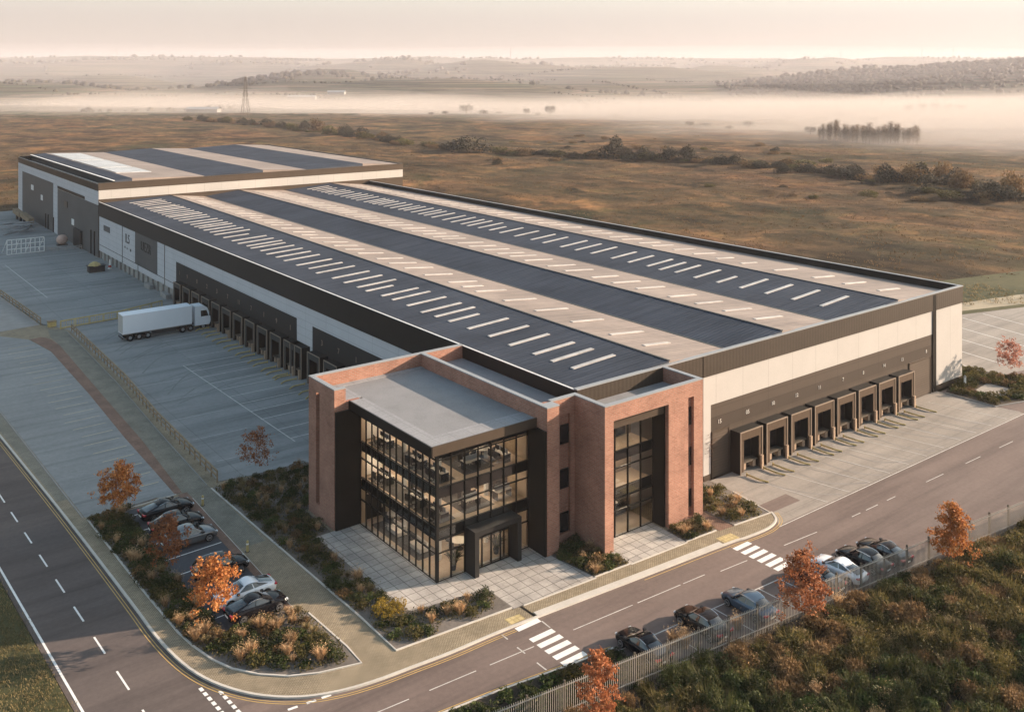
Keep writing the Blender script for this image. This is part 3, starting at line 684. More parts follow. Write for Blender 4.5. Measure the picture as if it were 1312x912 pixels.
for k in (2, 4): mb.bar((BN[k], YA, VZ), (BF[k], YB, VZ), .4, .08)
mb.build('valley_gutter', M['black'], WH)
rows = [(0, .32, .76, 3.2, .5), (1, .22, .72, 4.0, .5), (3, .2, .68, 3.6, .5), (4, .34, .78, 3.3, .5), (5, .24, .6, 3.9, .5)]
lights = []
for si, a, b, step, w in rows:
    y = 3.0 + rnd.random() * 2
    while y < 154:
        t = y / 155
        e0, e1 = bx_(si, y), bx_(si + 1, y); aa = e0 + (e1 - e0) * a + rnd.uniform(-.25, .25); bb = e0 + (e1 - e0) * b + rnd.uniform(-.25, .25)
        if rnd.random() < .1: bb -= 1.4
        lights.append((y, si, aa, bb, w))
        y += (step * 1.28 - step * .55 * t) * rnd.choice([.72, 1, 1, 1.0, 1.3]) 
lights.sort()
def rl(mb, y, a, b, w):
    za, zb = zr(a, y) + .07, zr(b, y) + .07
    mb.quad((a, y - w / 2, za), (b, y - w / 2, zb), (b, y + w / 2, zb), (a, y + w / 2, za))
    mb.quad((a, y - w / 2, za - .1), (b, y - w / 2, zb - .1), (b, y - w / 2, zb), (a, y - w / 2, za))
    mb.quad((a, y + w / 2, za), (b, y + w / 2, zb), (b, y + w / 2, zb - .1), (a, y + w / 2, za - .1))
    mb.quad((a, y - w / 2, za - .1), (a, y - w / 2, za), (a, y + w / 2, za), (a, y + w / 2, za - .1))
    return mb
for i, (y, si, a, b, w) in enumerate(lights[:96]):
    o = rl(MB(), y, a, b, w).build('rooflight', M['rooflight'], slopes[si])
mb = MB()
for y, si, a, b, w in lights[96:]: rl(mb, y, a, b, w)
tag(mb.build('rooflight_rows', M['rooflight'], WH), kind='stuff')
# dock shelters -----------------------------------------------------------
def make_shelter(front, lamp_side):
    s = MB()   # local: wall at y=0, faces -y
    w, d, h = 1.72, 1.2, 4.22
    s.box(-w, -w + .16, -d, 0, .0, h, 1).box(w - .16, w, -d, 0, .0, h, 1).box(-w + .16, w - .16, -d, 0, h - .14, h, 1)
    s.box(-w, -1.2, -d - .06, -d, .2, h, 0).box(1.2, w, -d - .06, -d, .2, h, 0).box(-1.2, 1.2, -d - .06, -d, 3.38, h, 0)
    for x in (-w - .03, w - .03): s.box(x - .02, x + .09, -d - .11, -d - .02, 0, h + .04, 2)
    s.box(-w, w, -d - .1, -d - .02, h - .06, h + .05, 2)
    s.box(-1.2, 1.2, -.35, -.02, 0, 1.12, 1)
    o = s.build('dock_shelter', [front, M['shelter_side'], M['frame_grey'], M['concrete']])
    o.parent = WH; o['_o'] = [0., 0., 0.]
    MB().box(-1.3, 1.3, -.12, -.04, 1.12, 3.6).build('dock_door', M['dock_door'], o)
    for x in (-1.0, .55): MB().box(x, x + .45, -1.0, -.36, .25, 1.05).build('bumper', M['bumper'], o)
    MB().box(-1.1, 1.1, -1.15, -.36, .96, 1.1).build('dock_leveller', M['post'], o)
    MB().box(1.3, 1.62, -d - .34, -d - .1, .0, 1.35).build('corner_guard', M['bumper'], o)
    MB().box(-.95, -.62, -.3, -.13, 2.95, 3.12).build('dock_lamp', M['white_trim'], o)
    return o
def rel(p): return tuple(p[i] - WH['_o'][i] for i in range(3))
sh = make_shelter(M['shelter_front'], 0); sh.location = rel((4.95, Y0, 0))
for k in range(1, 8): copy_tree(sh, loc=rel((4.95 + 4.18 * k, Y0, 0)), parent=WH)
sl = make_shelter(M['shelter_front_l'], 0); sl.location = rel((L, 97.0, 0)); sl.rotation_euler = (0, 0, R(-90))
left_docks = [97 - 4.57 * k for k in range(1, 10)] + [101.6, 53.9, 48.6, 43.9]
for y in left_docks: copy_tree(sl, loc=rel((L, y, 0)), rz=R(-90), parent=WH)
# numbers over the docks
for k, t in enumerate(['15', '05', '10', '12', '11', '7', '8', '14', '13', '8']):
    text_mesh(t, .58, M['paint_soft'], WH, ([1.5, 5.9, 10.1, 14.2, 18.4, 22.9, 27.0, 31.4, 35.4, 41.0][k], Y0 - .03, 5.45), (1, 0, 0))
for y, t in zip([103.9, 99.9, 95.1, 90.4, 85.9, 81.3, 76.7, 71.9, 67.2, 62.8, 58.2, 48.6, 44.0, 39.4], ['1', '9', '0', '2', '3', '7', '11', '7', '1', '9', '1', '3', '7', '1']):
    text_mesh(t, 1.0, M['frame_grey'], WH, (L - .05, y, 5.48), (0, -1, 0))
text_mesh('ILS', 2.6, M['black'], WH, (L - .03, 135.6, 7.1), (0, -1, 0), 'wall_lettering')
MB().box(L - .03, L - .005, 133.0, 133.8, 4.9, 5.4).box(L - .03, L - .005, 135.6, 136.0, 5.0, 5.4).box(L - .03, L - .005, 137, 137.6, 5.1, 5.5).build('wall_mark', M['black'], WH)
text_mesh('UEZR', 2.6, M['black'], WH, (L - .05, 123.4, 7.0), (0, -1, 0), 'wall_lettering')
for y in (139.0, 112.0): MB().box(L - .12, L, y, y + .12, 1.8, 9.3).build('downpipe', M['kerb_dark'], WH)

# ================================================================== TALLER HALL BEHIND
HL = thing('storage_hall', 'taller rear hall with pale band, dark door panels and striped roof behind the long warehouse', 'hall', (20, 202, 0))
HX0, HX1, HY0, HY1, HZ = -17.6, 60.0, 157.1, 246.0, 16.4
MB().box(HX0 + .3, HX1 - .3, HY0 + .3, HY1 - .3, 0, 15.2).build('core', M['concrete'], HL)
MB().box(HX0, HX1, HY0, HY0 + .3, 12.9, 14.9).box(HX1 - .3, HX1, HY0 + .3, HY1, 1, 14.9).box(HX0 + .3, HX1, HY1 - .3, HY1, 1, 14.9).build('pale_band', M['white_panel'], HL)
MB().box(HX0, HX1, HY0, HY0 + .28, 0, 12.9).box(HX0 - .05, HX1 + .05, HY0 - .06, HY0 + .3, 14.9, HZ).build('bronze_cladding', M['bronze_flat'], HL)
MB().box(HX0 - .06, HX0 + .3, HY0 + .3, HY1, 14.7, HZ - .15).box(HX1 - .3, HX1 + .06, HY0 + .3, HY1, 14.9, HZ + .1).box(HX0 + .3, HX1 - .3, HY1 - .3, HY1 + .05, 14.9, HZ + .1).build('parapet', M['black'], HL)
MB().box(HX0, HX0 + .29, HY0 + .3, HY1, 10.6, 14.7).box(HX0, HX0 + .29, 196, 201, 0, 10.6).box(HX0 - .03, HX0 + .3, HY1 - 6, HY1, 0, 14.7).build('grey_cladding', M['grey_panel'], HL)
for a, b in ((HY0 + .3, 196), (201, HY1 - 6)):
    d = MB().box(HX0 - .05, HX0 + .25, a, b, 0, 11.6 if a < 180 else 12.6).build('door_panel', M['hall_dark'], HL)
MB().box(HX0 - .08, HX0 - .05, 169, 196, 11.7, 12.4).build('door_head', M['black'], HL)
for y, z, s, mm in ((180, 5.2, 1.1, 'white_trim'), (187, 8.7, 1.6, 'bronze_flat'), (226, 9.2, 1.5, 'white_trim'), (214, 7.6, 1.1, 'white_trim')):
    MB().box(HX0 - .14, HX0 - .04, y - s, y + s, z - .7, z + .7).build('wall_sign', M[mm], HL)
for y in (160, 163, 200, 206, 209): MB().box(HX0 - .25, HX0 - .06, y, y + .35, 0, 5.5 if y < 170 else 4).build('dark_post', M['black'], HL)
MB().box(HX0 - .5, HX0 - .05, 171, 178, 0, 4.2).build('side_door', M['dock_door'], HL)
RA = HX0 + 3.4
MB().box(RA - .2, RA, HY0 + .3, HY1 - .3, 15.2, 16.75).build('roof_upstand', M['black'], HL)
MB().box(RA - .35, RA + .1, HY0 + .3, HY1 - .3, 16.75, 16.85).build('eave_trim', M['white_trim'], HL)
HB = [RA, -10.4, 6.0, 20.5, 32.0, 48.0, HX1 - .3]; HZs = [16.7, 17.1, 16.55, 17.1, 16.5, 17.1, 16.3]
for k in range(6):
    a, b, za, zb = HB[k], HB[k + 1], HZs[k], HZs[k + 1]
    tag(MB().quad((a, HY0 + .3, za), (b, HY0 + .3, zb), (b, HY1 - .3, zb), (a, HY1 - .3, za)).quad((a, HY0 + .31, 15), (b, HY0 + .31, 15), (b, HY0 + .31, zb), (a, HY0 + .31, za)).build('roof_slope', M['roof_dark'] if k % 2 == 0 else M['roof_light'], HL), 'slate grey roof slope, shade in its colour' if k % 2 == 0 else 'pale buff roof slope, sunlight in its colour')
zf = lambda x: 17.1 - .55 * (x - HB[1]) / (HB[2] - HB[1])
ra = HB[1]
for y0, y1 in ((172, 186.5), (188, 213), (214.5, 241)):
    MB().quad((ra + .5, y0, zf(ra + .5) + .12), (ra + 8.6, y0, zf(ra + 8.6) + .12), (ra + 8.6, y1, zf(ra + 8.6) + .12), (ra + .5, y1, zf(ra + .5) + .12)).quad((ra + .5, y0, zf(ra + .5)), (ra + 8.6, y0, zf(ra + 8.6)), (ra + 8.6, y0, zf(ra + 8.6) + .12), (ra + .5, y0, zf(ra + .5) + .12)).build('roof_panel_field', M['solar'], HL)
MB().box(HX0 - .1, HX1 + .1, HY0 - .1, HY0 + .36, HZ, HZ + .08).build('front_coping', M['bronze_flat'], HL)

# ================================================================== BRICK OFFICE
OF = thing('brick_office', 'red brick office block with lit glass corner in front of the warehouse', 'office building', (-27, 5, 0))
def P(mb, name, m, parent=None): return mb.build(name, m, parent or OF)
TOP = 12.4
# left end block with slit recess
mb = MB().box(-34.5, -31.95, 11.9, 14.8, 0, 11.2).box(-34.5, -31.95, 15.5, 16.6, 0, 11.2).box(-34.1, -31.95, 14.8, 15.5, 0, 11.2).box(-34.5, -34.1, 14.8, 15.5, 0, 1.3)
mb.box(-34.5, -34.1, 11.9, 16.6, 11.4, TOP).box(-34.5, -34.1, 11.9, 14.8, 11.2, 11.4).box(-34.5, -34.1, 15.5, 16.6, 11.2, 11.4).box(-34.1, -33.4, 11.9, 12.25, 11.2, TOP)
mb.box(-34.5, -17.6, 16.6, 17.0, 0, TOP)                                           # back wall
mb.box(-22.6, -22.2, -2.0, 16.6, 0, TOP).box(-22.6, -21.3, -3.0, -2.0, 0, TOP)     # wall beside the glass and its pier
mb.box(-22.2, -20.3, -1.9, -1.5, 0, TOP).box(-20.3, -19.1, -1.9, -1.5, 11.0, TOP).box(-20.3, -19.1, -1.9, -1.5, 0, .85).box(-20.3, -19.1, -1.62, -1.5, .85, 11.0).box(-19.1, -18.2, -1.9, -1.5, 0, TOP)
mb.box(-18.6, -18.2, -5.3, -1.9, 0, TOP)                                          # second block, west side
mb.box(-18.6, -17.6, -5.7, -5.3, 0, TOP).box(-17.6, -10.9, -5.7, -5.3, 11.05, TOP).box(-10.9, -8.35, -5.7, -5.3, 0, TOP)
mb.box(-8.35, -7.6, -5.7, -5.3, 11.1, TOP).box(-8.35, -7.6, -5.7, -5.3, 0, .35).box(-8.35, -7.6, -5.36, -5.3, .35, 11.1).box(-7.6, -6.4, -5.7, -5.3, 0, TOP)
mb.box(-6.8, -6.4, -5.3, -1.15, 0, TOP)
P(mb, 'brick_wall', M['brick'])
mb = MB(); c = .03; t0, t1 = TOP, TOP + .09
for a in ((-34.5 - c, -34.1 + c, 11.9 - c, 16.6), (-34.5 - c, -17.6, 16.6 - c, 17 + c), (-22.6 - c, -22.2 + c, -1.97, 16.57), (-22.6 - c, -21.3 + c, -3 - c, -1.97), (-21.27, -18.6 - c, -1.9 - c, -1.5 + c),
          (-18.6 - c, -18.2 + c, -5.3 + c, -1.5 + c), (-18.6 - c, -6.4 + c, -5.7 - c, -5.3 + c), (-6.8 - c, -6.4 + c, -5.27, -1.15), (-34.07, -33.4, 11.9 - c, 12.25 + c)): mb.box(a[0], a[1], a[2], a[3], t0, t1)
P(mb, 'coping', M['coping'])
# flat roofs
P(MB().box(-31.6, -22.62, .4, 15.9, 11.0, 11.16), 'roof_membrane', M['flatroof'])
P(MB().box(-33.0, -31.6, -1.5, 11.88, 11.0, 11.22).box(-31.6, -22.62, -1.5, .4, 11.0, 11.22).box(-34.08, -31.6, 12.3, 16.58, 11.0, 11.22).box(-31.6, -22.62, 15.9, 16.58, 11.0, 11.22), 'roof_edge_slab', M['roof_edge'])
P(MB().box(-22.18, -17.6, -1.48, 16.58, 10.9, 11.1).box(-18.18, -6.82, -5.28, -1.15, 10.9, 11.1), 'lower_roof', M['flatroof'])
P(MB().box(-33.12, -33.0, -1.62, 11.88, 10.5, 11.28).box(-33.0, -32.0, -1.5, 11.88, 10.5, 10.98), 'canopy_side', M['black'])
P(MB().box(-33.0, -22.1, -1.62, -1.5, 10.5, 11.28).box(-32.0, -22.62, -1.5, -.66, 10.5, 10.98), 'canopy_front', M['bronze_flat'])
P(MB().box(-34.45, -32.02, 11.72, 11.9, 0, 10.5), 'reveal_panel', M['black'])
P(MB().box(-22.78, -22.6, -2.96, -.62, 0, 10.5), 'reveal_panel', M['black'])
P(MB().box(-11.1, -10.9, -5.28, -3.9, 0, 11.05), 'reveal_panel', M['black']); P(MB().box(-17.6, -17.4, -5.28, -3.9, 0, 11.05), 'reveal_panel', M['black'])
P(MB().box(-17.4, -11.1, -5.3, -3.9, 10.2, 11.05), 'bay_soffit', M['bronze_flat'])
for z in (1.26, 5.03, 8.79):
    P(MB().box(-34.14, -34.08, 14.84, 15.46, z, z + 1.55), 'slit_window', M['dark_glass'])
for z in (.95, 4.7, 8.5):
    w = P(MB().box(-20.2, -19.2, -1.68, -1.6, z, z + 1.5), 'slit_window', M['dark_glass'])
    MB().box(-20.28, -20.2, -1.72, -1.6, z - .08, z + 1.58).box(-19.2, -19.12, -1.72, -1.6, z - .08, z + 1.58).box(-20.2, -19.2, -1.72, -1.6, z + 1.5, z + 1.58).box(-20.2, -19.2, -1.72, -1.6, z - .08, z).build('window_frame', M['mullion'], w)
for z in (1.1, 4.85, 8.5):
    P(MB().box(-8.3, -7.65, -5.44, -5.34, z, z + 1.6), 'slit_window', M['dark_glass'])
# curtain walls
ZB = [(3.4, 4.3), (6.6, 7.5), (9.75, 10.5)]
def curtain(p, q, n, panes, trans):
    """wall between floor points p and q, n divisions"""
    p = Vector((*p, 0)); q = Vector((*q, 0)); d = (q - p).normalized(); nn = Vector((d.y, -d.x, 0))
    mb = MB()
    for k in range(n + 1):
        c = p + (q - p) * k / n; mb.bar(c + nn * .03 + Vector((0, 0, .05)), c + nn * .03 + Vector((0, 0, 10.5)), .07, .16)
    for z in trans: mb.bar(p + nn * .02 + Vector((0, 0, z)), q + nn * .02 + Vector((0, 0, z)), .13, .08)
    cw = P(mb, 'curtain_wall', M['mullion'])
    g = MB(); 
    for k in range(n):
        if k in panes: continue
        a = p + (q - p) * (k / n); b = p + (q - p) * ((k + 1) / n)
        g.quad(a + Vector((0, 0, .1)), b + Vector((0, 0, .1)), b + Vector((0, 0, 9.75)), a + Vector((0, 0, 9.75)))
    for k in panes:
        a = p + (q - p) * (k / n); b = p + (q - p) * ((k + 1) / n)
        g.quad(a + Vector((0, 0, 2.75)), b + Vector((0, 0, 2.75)), b + Vector((0, 0, 9.75)), a + Vector((0, 0, 9.75)))
    g.build('glazing', M['glass'], cw)
    s = MB()
    for z0, z1 in ZB:
        a, b = p - nn * .1, q - nn * .1
        s.quad(a + Vector((0, 0, z0)), b + Vector((0, 0, z0)), b + Vector((0, 0, z1)), a + Vector((0, 0, z1)))
        s.quad(a - nn * .05 + Vector((0, 0, z1)), b - nn * .05 + Vector((0, 0, z1)), b - nn * .05 + Vector((0, 0, z0)), a - nn * .05 + Vector((0, 0, z0)))
    s.build('spandrel', M['spandrel'], cw)
    return cw
TR = (.1, 2.36, 3.4, 4.3, 6.05, 7.5, 9.7)
curtain((-32.0, 11.7), (-32.0, -.7), 12, (), TR)
curtain((-32.0, -.7), (-22.78, -.7), 7, (3, 4), TR)
curtain((-17.4, -3.95), (-11.1, -3.95), 4, (), (.1, 2.36, 3.4, 6.05, 7.5, 9.7))
P(MB().box(-32.12, -31.88, -.82, -.58, 0, 10.5), 'corner_post', M['mullion'])
pt = P(MB().box(-29.3, -28.9, -2.1, -.75, .12, 3.35).box(-25.0, -24.6, -2.1, -.75, .12, 3.35).box(-29.3, -24.6, -2.1, -.75, 3.35, 3.75), 'entrance_portal', M['portal'])
d = MB()
for k in range(4): x = -28.8 + .935 * k; d.box(x, x + .06, -1.06, -.98, .13, 2.7).box(x + .88, x + .935, -1.06, -.98, .13, 2.7).box(x + .06, x + .88, -1.06, -.98, .13, .22).box(x + .06, x + .88, -1.06, -.98, 2.6, 2.7)
dd = d.build('entrance_door', M['mullion'], pt)
MB().quad((-28.8, -1.02, .2), (-25.05, -1.02, .2), (-25.05, -1.02, 2.65), (-28.8, -1.02, 2.65)).build('door_glass', M['glass'], pt)
# interior shell
for i, z in enumerate((.0, 4.05, 7.25)):
    P(MB().box(-31.7, -22.8, -.4, 11.7, z - (.45 if i else 0), z + (.09 if i else .14)), 'floor_slab', M['floor_wood'])
    P(MB().box(-17.3, -11.2, -3.7, -1.3, z - (.45 if i else 0), z + (.09 if i else .14)), 'floor_slab', M['floor_wood'])
for z in (3.36, 6.55, 10.3):
    cl = P(MB().box(-31.7, -22.8, -.4, 11.7, z, z + .1), 'ceiling', M['ceiling'])
    for ix in range(3):
        for iy in range(4):
            x = -30.4 + 2.9 * ix; y = 1.3 + 2.75 * iy
            if rnd.random() < .3: continue
            MB().box(x, x + .16, y, y + 1.5, z - .06, z - .01).build('ceiling_lamp', M['lamp'], cl)
    cl = P(MB().box(-17.3, -11.2, -3.7, -1.3, z, z + .1), 'ceiling', M['ceiling'])
    for ix in range(2): MB().box(-16 + 2.5 * ix, -15.84 + 2.5 * ix, -3.2, -2, z - .06, z - .01).build('ceiling_lamp', M['lamp'], cl)
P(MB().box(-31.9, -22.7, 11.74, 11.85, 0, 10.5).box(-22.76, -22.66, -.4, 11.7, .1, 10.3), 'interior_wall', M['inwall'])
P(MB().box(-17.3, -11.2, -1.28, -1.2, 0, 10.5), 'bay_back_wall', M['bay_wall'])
st = MB()
for f_ in (0, 1, 2):
    z_ = (.14, 4.14, 7.34)[f_]
    if f_ < 2:
        for k in range(11): st.box(-16.6 + .36 * k, -16.2 + .36 * k, -2.5, -1.4, z_ + (.33 if f_ else .36) * k * .9, z_ + (.33 if f_ else .36) * k * .9 + .12)
P(st, 'staircase', M['desk'])
P(MB().box(-14.2, -11.4, -1.36, -1.28, .3, 2.6).box(-17.0, -15.4, -1.36, -1.28, 4.3, 6.2).box(-13.6, -12.0, -1.36, -1.28, 7.5, 9.4), 'wall_panel', M['spandrel'])
mb = MB()
for x, y in ((-29.9, 2.2), (-29.9, 7.6), (-25.1, 2.2), (-25.1, 7.6)): mb.cyl((x, y, .1), (x, y, 10.3), .2, seg=12)
P(mb, 'column', M['ceiling'])
P(MB().box(-27.6, -27.5, 6.2, 11.7, .14, 3.3).box(-27.5, -23, 6.2, 6.3, 4.2, 6.5).box(-29, -26.2, 8.4, 8.5, 7.4, 10.3).box(-26.3, -26.2, 8.5, 11.7, 7.4, 10.3), 'partition', M['inwall'])
for z in (4.15, 7.35):
    P(MB().box(-31.5, -29.6, .2, 11.3, z, z + .02).box(-28.6, -25.6, .3, 5.4, z, z + .02).box(-25.4, -23.2, 6.5, 11.0, z, z + .02), 'carpet', M['carpet'])
P(MB().box(-31.4, -29.2, 3.0, 10.9, .145, .165), 'carpet', M['carpet'])
for z in (.14, 4.15, 7.35):
    for x in (-31.4, -28.4, -25.3): P(MB().box(x, x + 1.5, 11.66, 11.74, z + .2, z + 2.4), 'wall_panel', M[rnd.choice(['spandrel', 'ceiling', 'timber'])])
    for y in (1.0, 4.6, 8.4): P(MB().box(-22.86, -22.76, y, y + 1.7, z + .2, z + 2.3), 'wall_panel', M[rnd.choice(['spandrel', 'ceiling', 'timber'])])
# furniture
def make_desk():
    t = thing('office_desk', 'pale desk with dark monitors on an upper office floor behind the glass', 'desk', (0, 0, 0), 'desks seen through the office glass')
    MB().box(-.8, .8, -.4, .4, .7, .74).build('desk_top', M['desk'], t)
    for x in (-.75, .7): MB().box(x, x + .05, -.36, .36, 0, .7).build('leg', M['dark_plastic'], t)
    MB().box(-.8, .8, -.02, .02, .74, 1.12).build('screen_panel', M['coping'], t)
    for x in (-.4, .4): MB().box(x - .28, x + .28, .2, .23, .86, 1.2).box(x - .04, x + .04, .2, .24, .74, .9).build('monitor', M['dark_plastic'], t)
    return t
def make_chair():
    t = thing('office_chair', 'dark swivel chair at a desk behind the office glass', 'chair', (0, 0, 0), 'office chairs seen through the glass')
    MB().box(-.24, .24, -.24, .24, .44, .52).build('seat', M['dark_plastic'], t)
    MB().box(-.23, .23, .2, .27, .55, 1.05).build('backrest', M['dark_plastic'], t)
    b = MB().cyl((0, 0, .1), (0, 0, .44), .03)
    for k in range(5): b.bar((0, 0, .09), (.3 * math.cos(k * 1.257), .3 * math.sin(k * 1.257), .05), .04)
    b.build('base', M['galv'], t); return t
dk = make_desk(); ch = make_chair(); first = True
for z in (4.14, 7.34):
    for x, y in ((-30.6, 1.0), (-30.6, 4.2), (-30.6, 9.6), (-27.4, 1.2), (-27.4, 4.2), (-24.3, 1.0), (-24.3, 4.0), (-28.2, 7.0) if z < 5 else (-24.4, 6.9)):
        rz = R(90) if x < -30 else R(rnd.choice([0, 0, 90]))
        if first: dk.location = (x, y, z); dk.rotation_euler = (0, 0, rz); c = ch; first = False
        else: copy_tree(dk, (x, y, z), rz); c = None
        for sx in (-.4, .4):
            off = Vector((sx, .75, 0)); off.rotate(Matrix.Rotation(rz, 3, 'Z'))
            if c is not None: c.location = (x + off.x, y + off.y, z); c.rotation_euler = (0, 0, rz); c = None
            else: copy_tree(ch, (x + off.x, y + off.y, z), rz + rnd.uniform(-.4, .4))
for i, (x, y, z, lb) in enumerate(((-29.3, 6.0, 4.14, 'dark storage cabinet on the first floor seen from the side through the glass'), (-26.6, 6.4, 7.34, 'dark storage cabinet in the middle of the top office floor'), (-23.6, 2.4, 4.14, 'tall dark cabinet on the first floor near the entrance side'), (-23.4, 9.0, 7.34, 'tall dark cabinet deep in the top office floor'))):
    t = thing('cabinet', lb, 'cabinet', (x, y, z)); MB().box(x - .9, x + .9, y - .25, y + .25, z, z + 1.25).build('carcass', M['spandrel'], t); MB().box(x - .92, x + .92, y - .27, y + .27, z + 1.25, z + 1.3).build('top', M['desk'], t)
    for s_ in (-.9, .02): MB().box(x + s_, x + s_ + .86, y - .28, y - .25, z + .08, z + 1.2).build('door', M['bronze_flat'], t)
for i, (x, y, z, lb) in enumerate(((-25.3, 2.6, 7.34, 'round meeting table on the top office floor near the front glass'), (-27.6, 2.6, .14, 'round pale table in the entrance hall near the front glass'), (-29.4, 10.2, .14, 'round pale table in the lounge at the brick end'))):
    t = thing('round_table', lb, 'table', (x, y, z)); MB().cyl((x, y, z + .72), (x, y, z + .76), .7, seg=20).build('table_top', M['desk'], t); MB().cyl((x, y, z), (x, y, z + .72), .06).cyl((x, y, z), (x, y, z + .03), .35, seg=14).build('pedestal', M['dark_plastic'], t)
    for k in range(4): copy_tree(ch, (x + math.cos(k * 1.57 + .4), y + math.sin(k * 1.57 + .4), z), k * 1.57 + .4 - 1.57, label='dark swivel chair round a table behind the office glass', group='chairs round the office tables')
t = thing('reception_desk', 'long pale reception counter in the lit entrance hall', 'counter', (-26.2, 4.6, .14))
MB().box(-27.4, -25, 4.3, 4.9, .14, 1.14).build('front_panel', M['inwall'], t); MB().box(-27.5, -24.9, 4.2, 5.0, 1.14, 1.2).build('counter_top', M['desk'], t)
for i, (x, y, lb) in enumerate(((-30.4, 4.6, 'low pale sofa in the ground floor lounge, nearer the glass corner'), (-30.4, 8.2, 'low pale sofa in the ground floor lounge, nearer the brick end'))):
    t = thing('sofa', lb, 'sofa', (x, y, .14), 'lounge sofas')
    MB().box(x - .4, x + .4, y - .9, y + .9, .24, .56).build('seat', M['desk'], t); MB().box(x + .25, x + .42, y - .9, y + .9, .56, .95).build('backrest', M['desk'], t)
# ================================================================== VEHICLES
def car_paint(name, c, metal=.0, rough=.12):
    m, nt, b = new_mat(name); b.inputs['Base Color'].default_value = (*c, 1)
    n = noise(nt, coords(nt, kind='obj'), 3., 3); nt.links.new(ramp(nt, n, [(.3, sc(c, .95)), (.7, sc(c, 1.05))]), b.inputs['Base Color'])
    b.inputs['Metallic'].default_value = metal; b.inputs['Roughness'].default_value = rough
    b.inputs['Coat Weight'].default_value = .15; b.inputs['Coat Roughness'].default_value = .04; b.inputs['Specular IOR Level'].default_value = .35; return m
PAINT = {'black': car_paint('black_car_paint', (.006, .006, .008)), 'silver': car_paint('silver_car_paint', (.52, .54, .58), .5), 'grey': car_paint('grey_car_paint', (.14, .145, .155), .5),
         'blue': car_paint('blue_grey_car_paint', (.075, .11, .155), .5), 'white': car_paint('white_car_paint', (.72, .74, .78), .1), 'brown': car_paint('dark_brown_car_paint', (.016, .011, .009), .0)}
for k_ in ('black', 'brown'): PAINT[k_].node_tree.nodes['Principled BSDF'].inputs['Specular IOR Level'].default_value = .16; PAINT[k_].node_tree.nodes['Principled BSDF'].inputs['Coat Weight'].default_value = .08
M['car_glass'] = plain('car_glass', (.012, .014, .017), .03, 0, var=.05); M['car_glass'].node_tree.nodes['Principled BSDF'].inputs['Coat Weight'].default_value = 1
M['tyre'] = plain('tyre_rubber', (.018, .018, .019), .8, var=.2)
M['rim'] = plain('alloy_rim', (.45, .45, .46), .3, .8, var=.1)
M['trim'] = plain('chrome_trim', (.55, .55, .56), .2, .9, var=.1)
M['head_lens'] = plain('headlamp_lens', (.62, .66, .7), .1, .2, var=.1)
M['tail_lens'] = plain('tail_lamp_lens', (.40, .015, .02), .15, var=.1)
M['plate'] = plain('plate_white', (.7, .7, .66), .5, var=.05)
def solid(ob, sub=1):
    md = ob.modifiers.new('s', 'SUBSURF'); md.levels = sub; md.render_levels = sub
    return ob
def bake(ob):
    dg = bpy.context.evaluated_depsgraph_get(); dg.update()
    me = bpy.data.meshes.new_from_object(ob.evaluated_get(dg)); old = ob.data; ob.modifiers.clear(); ob.data = me; bpy.data.meshes.remove(old); return ob
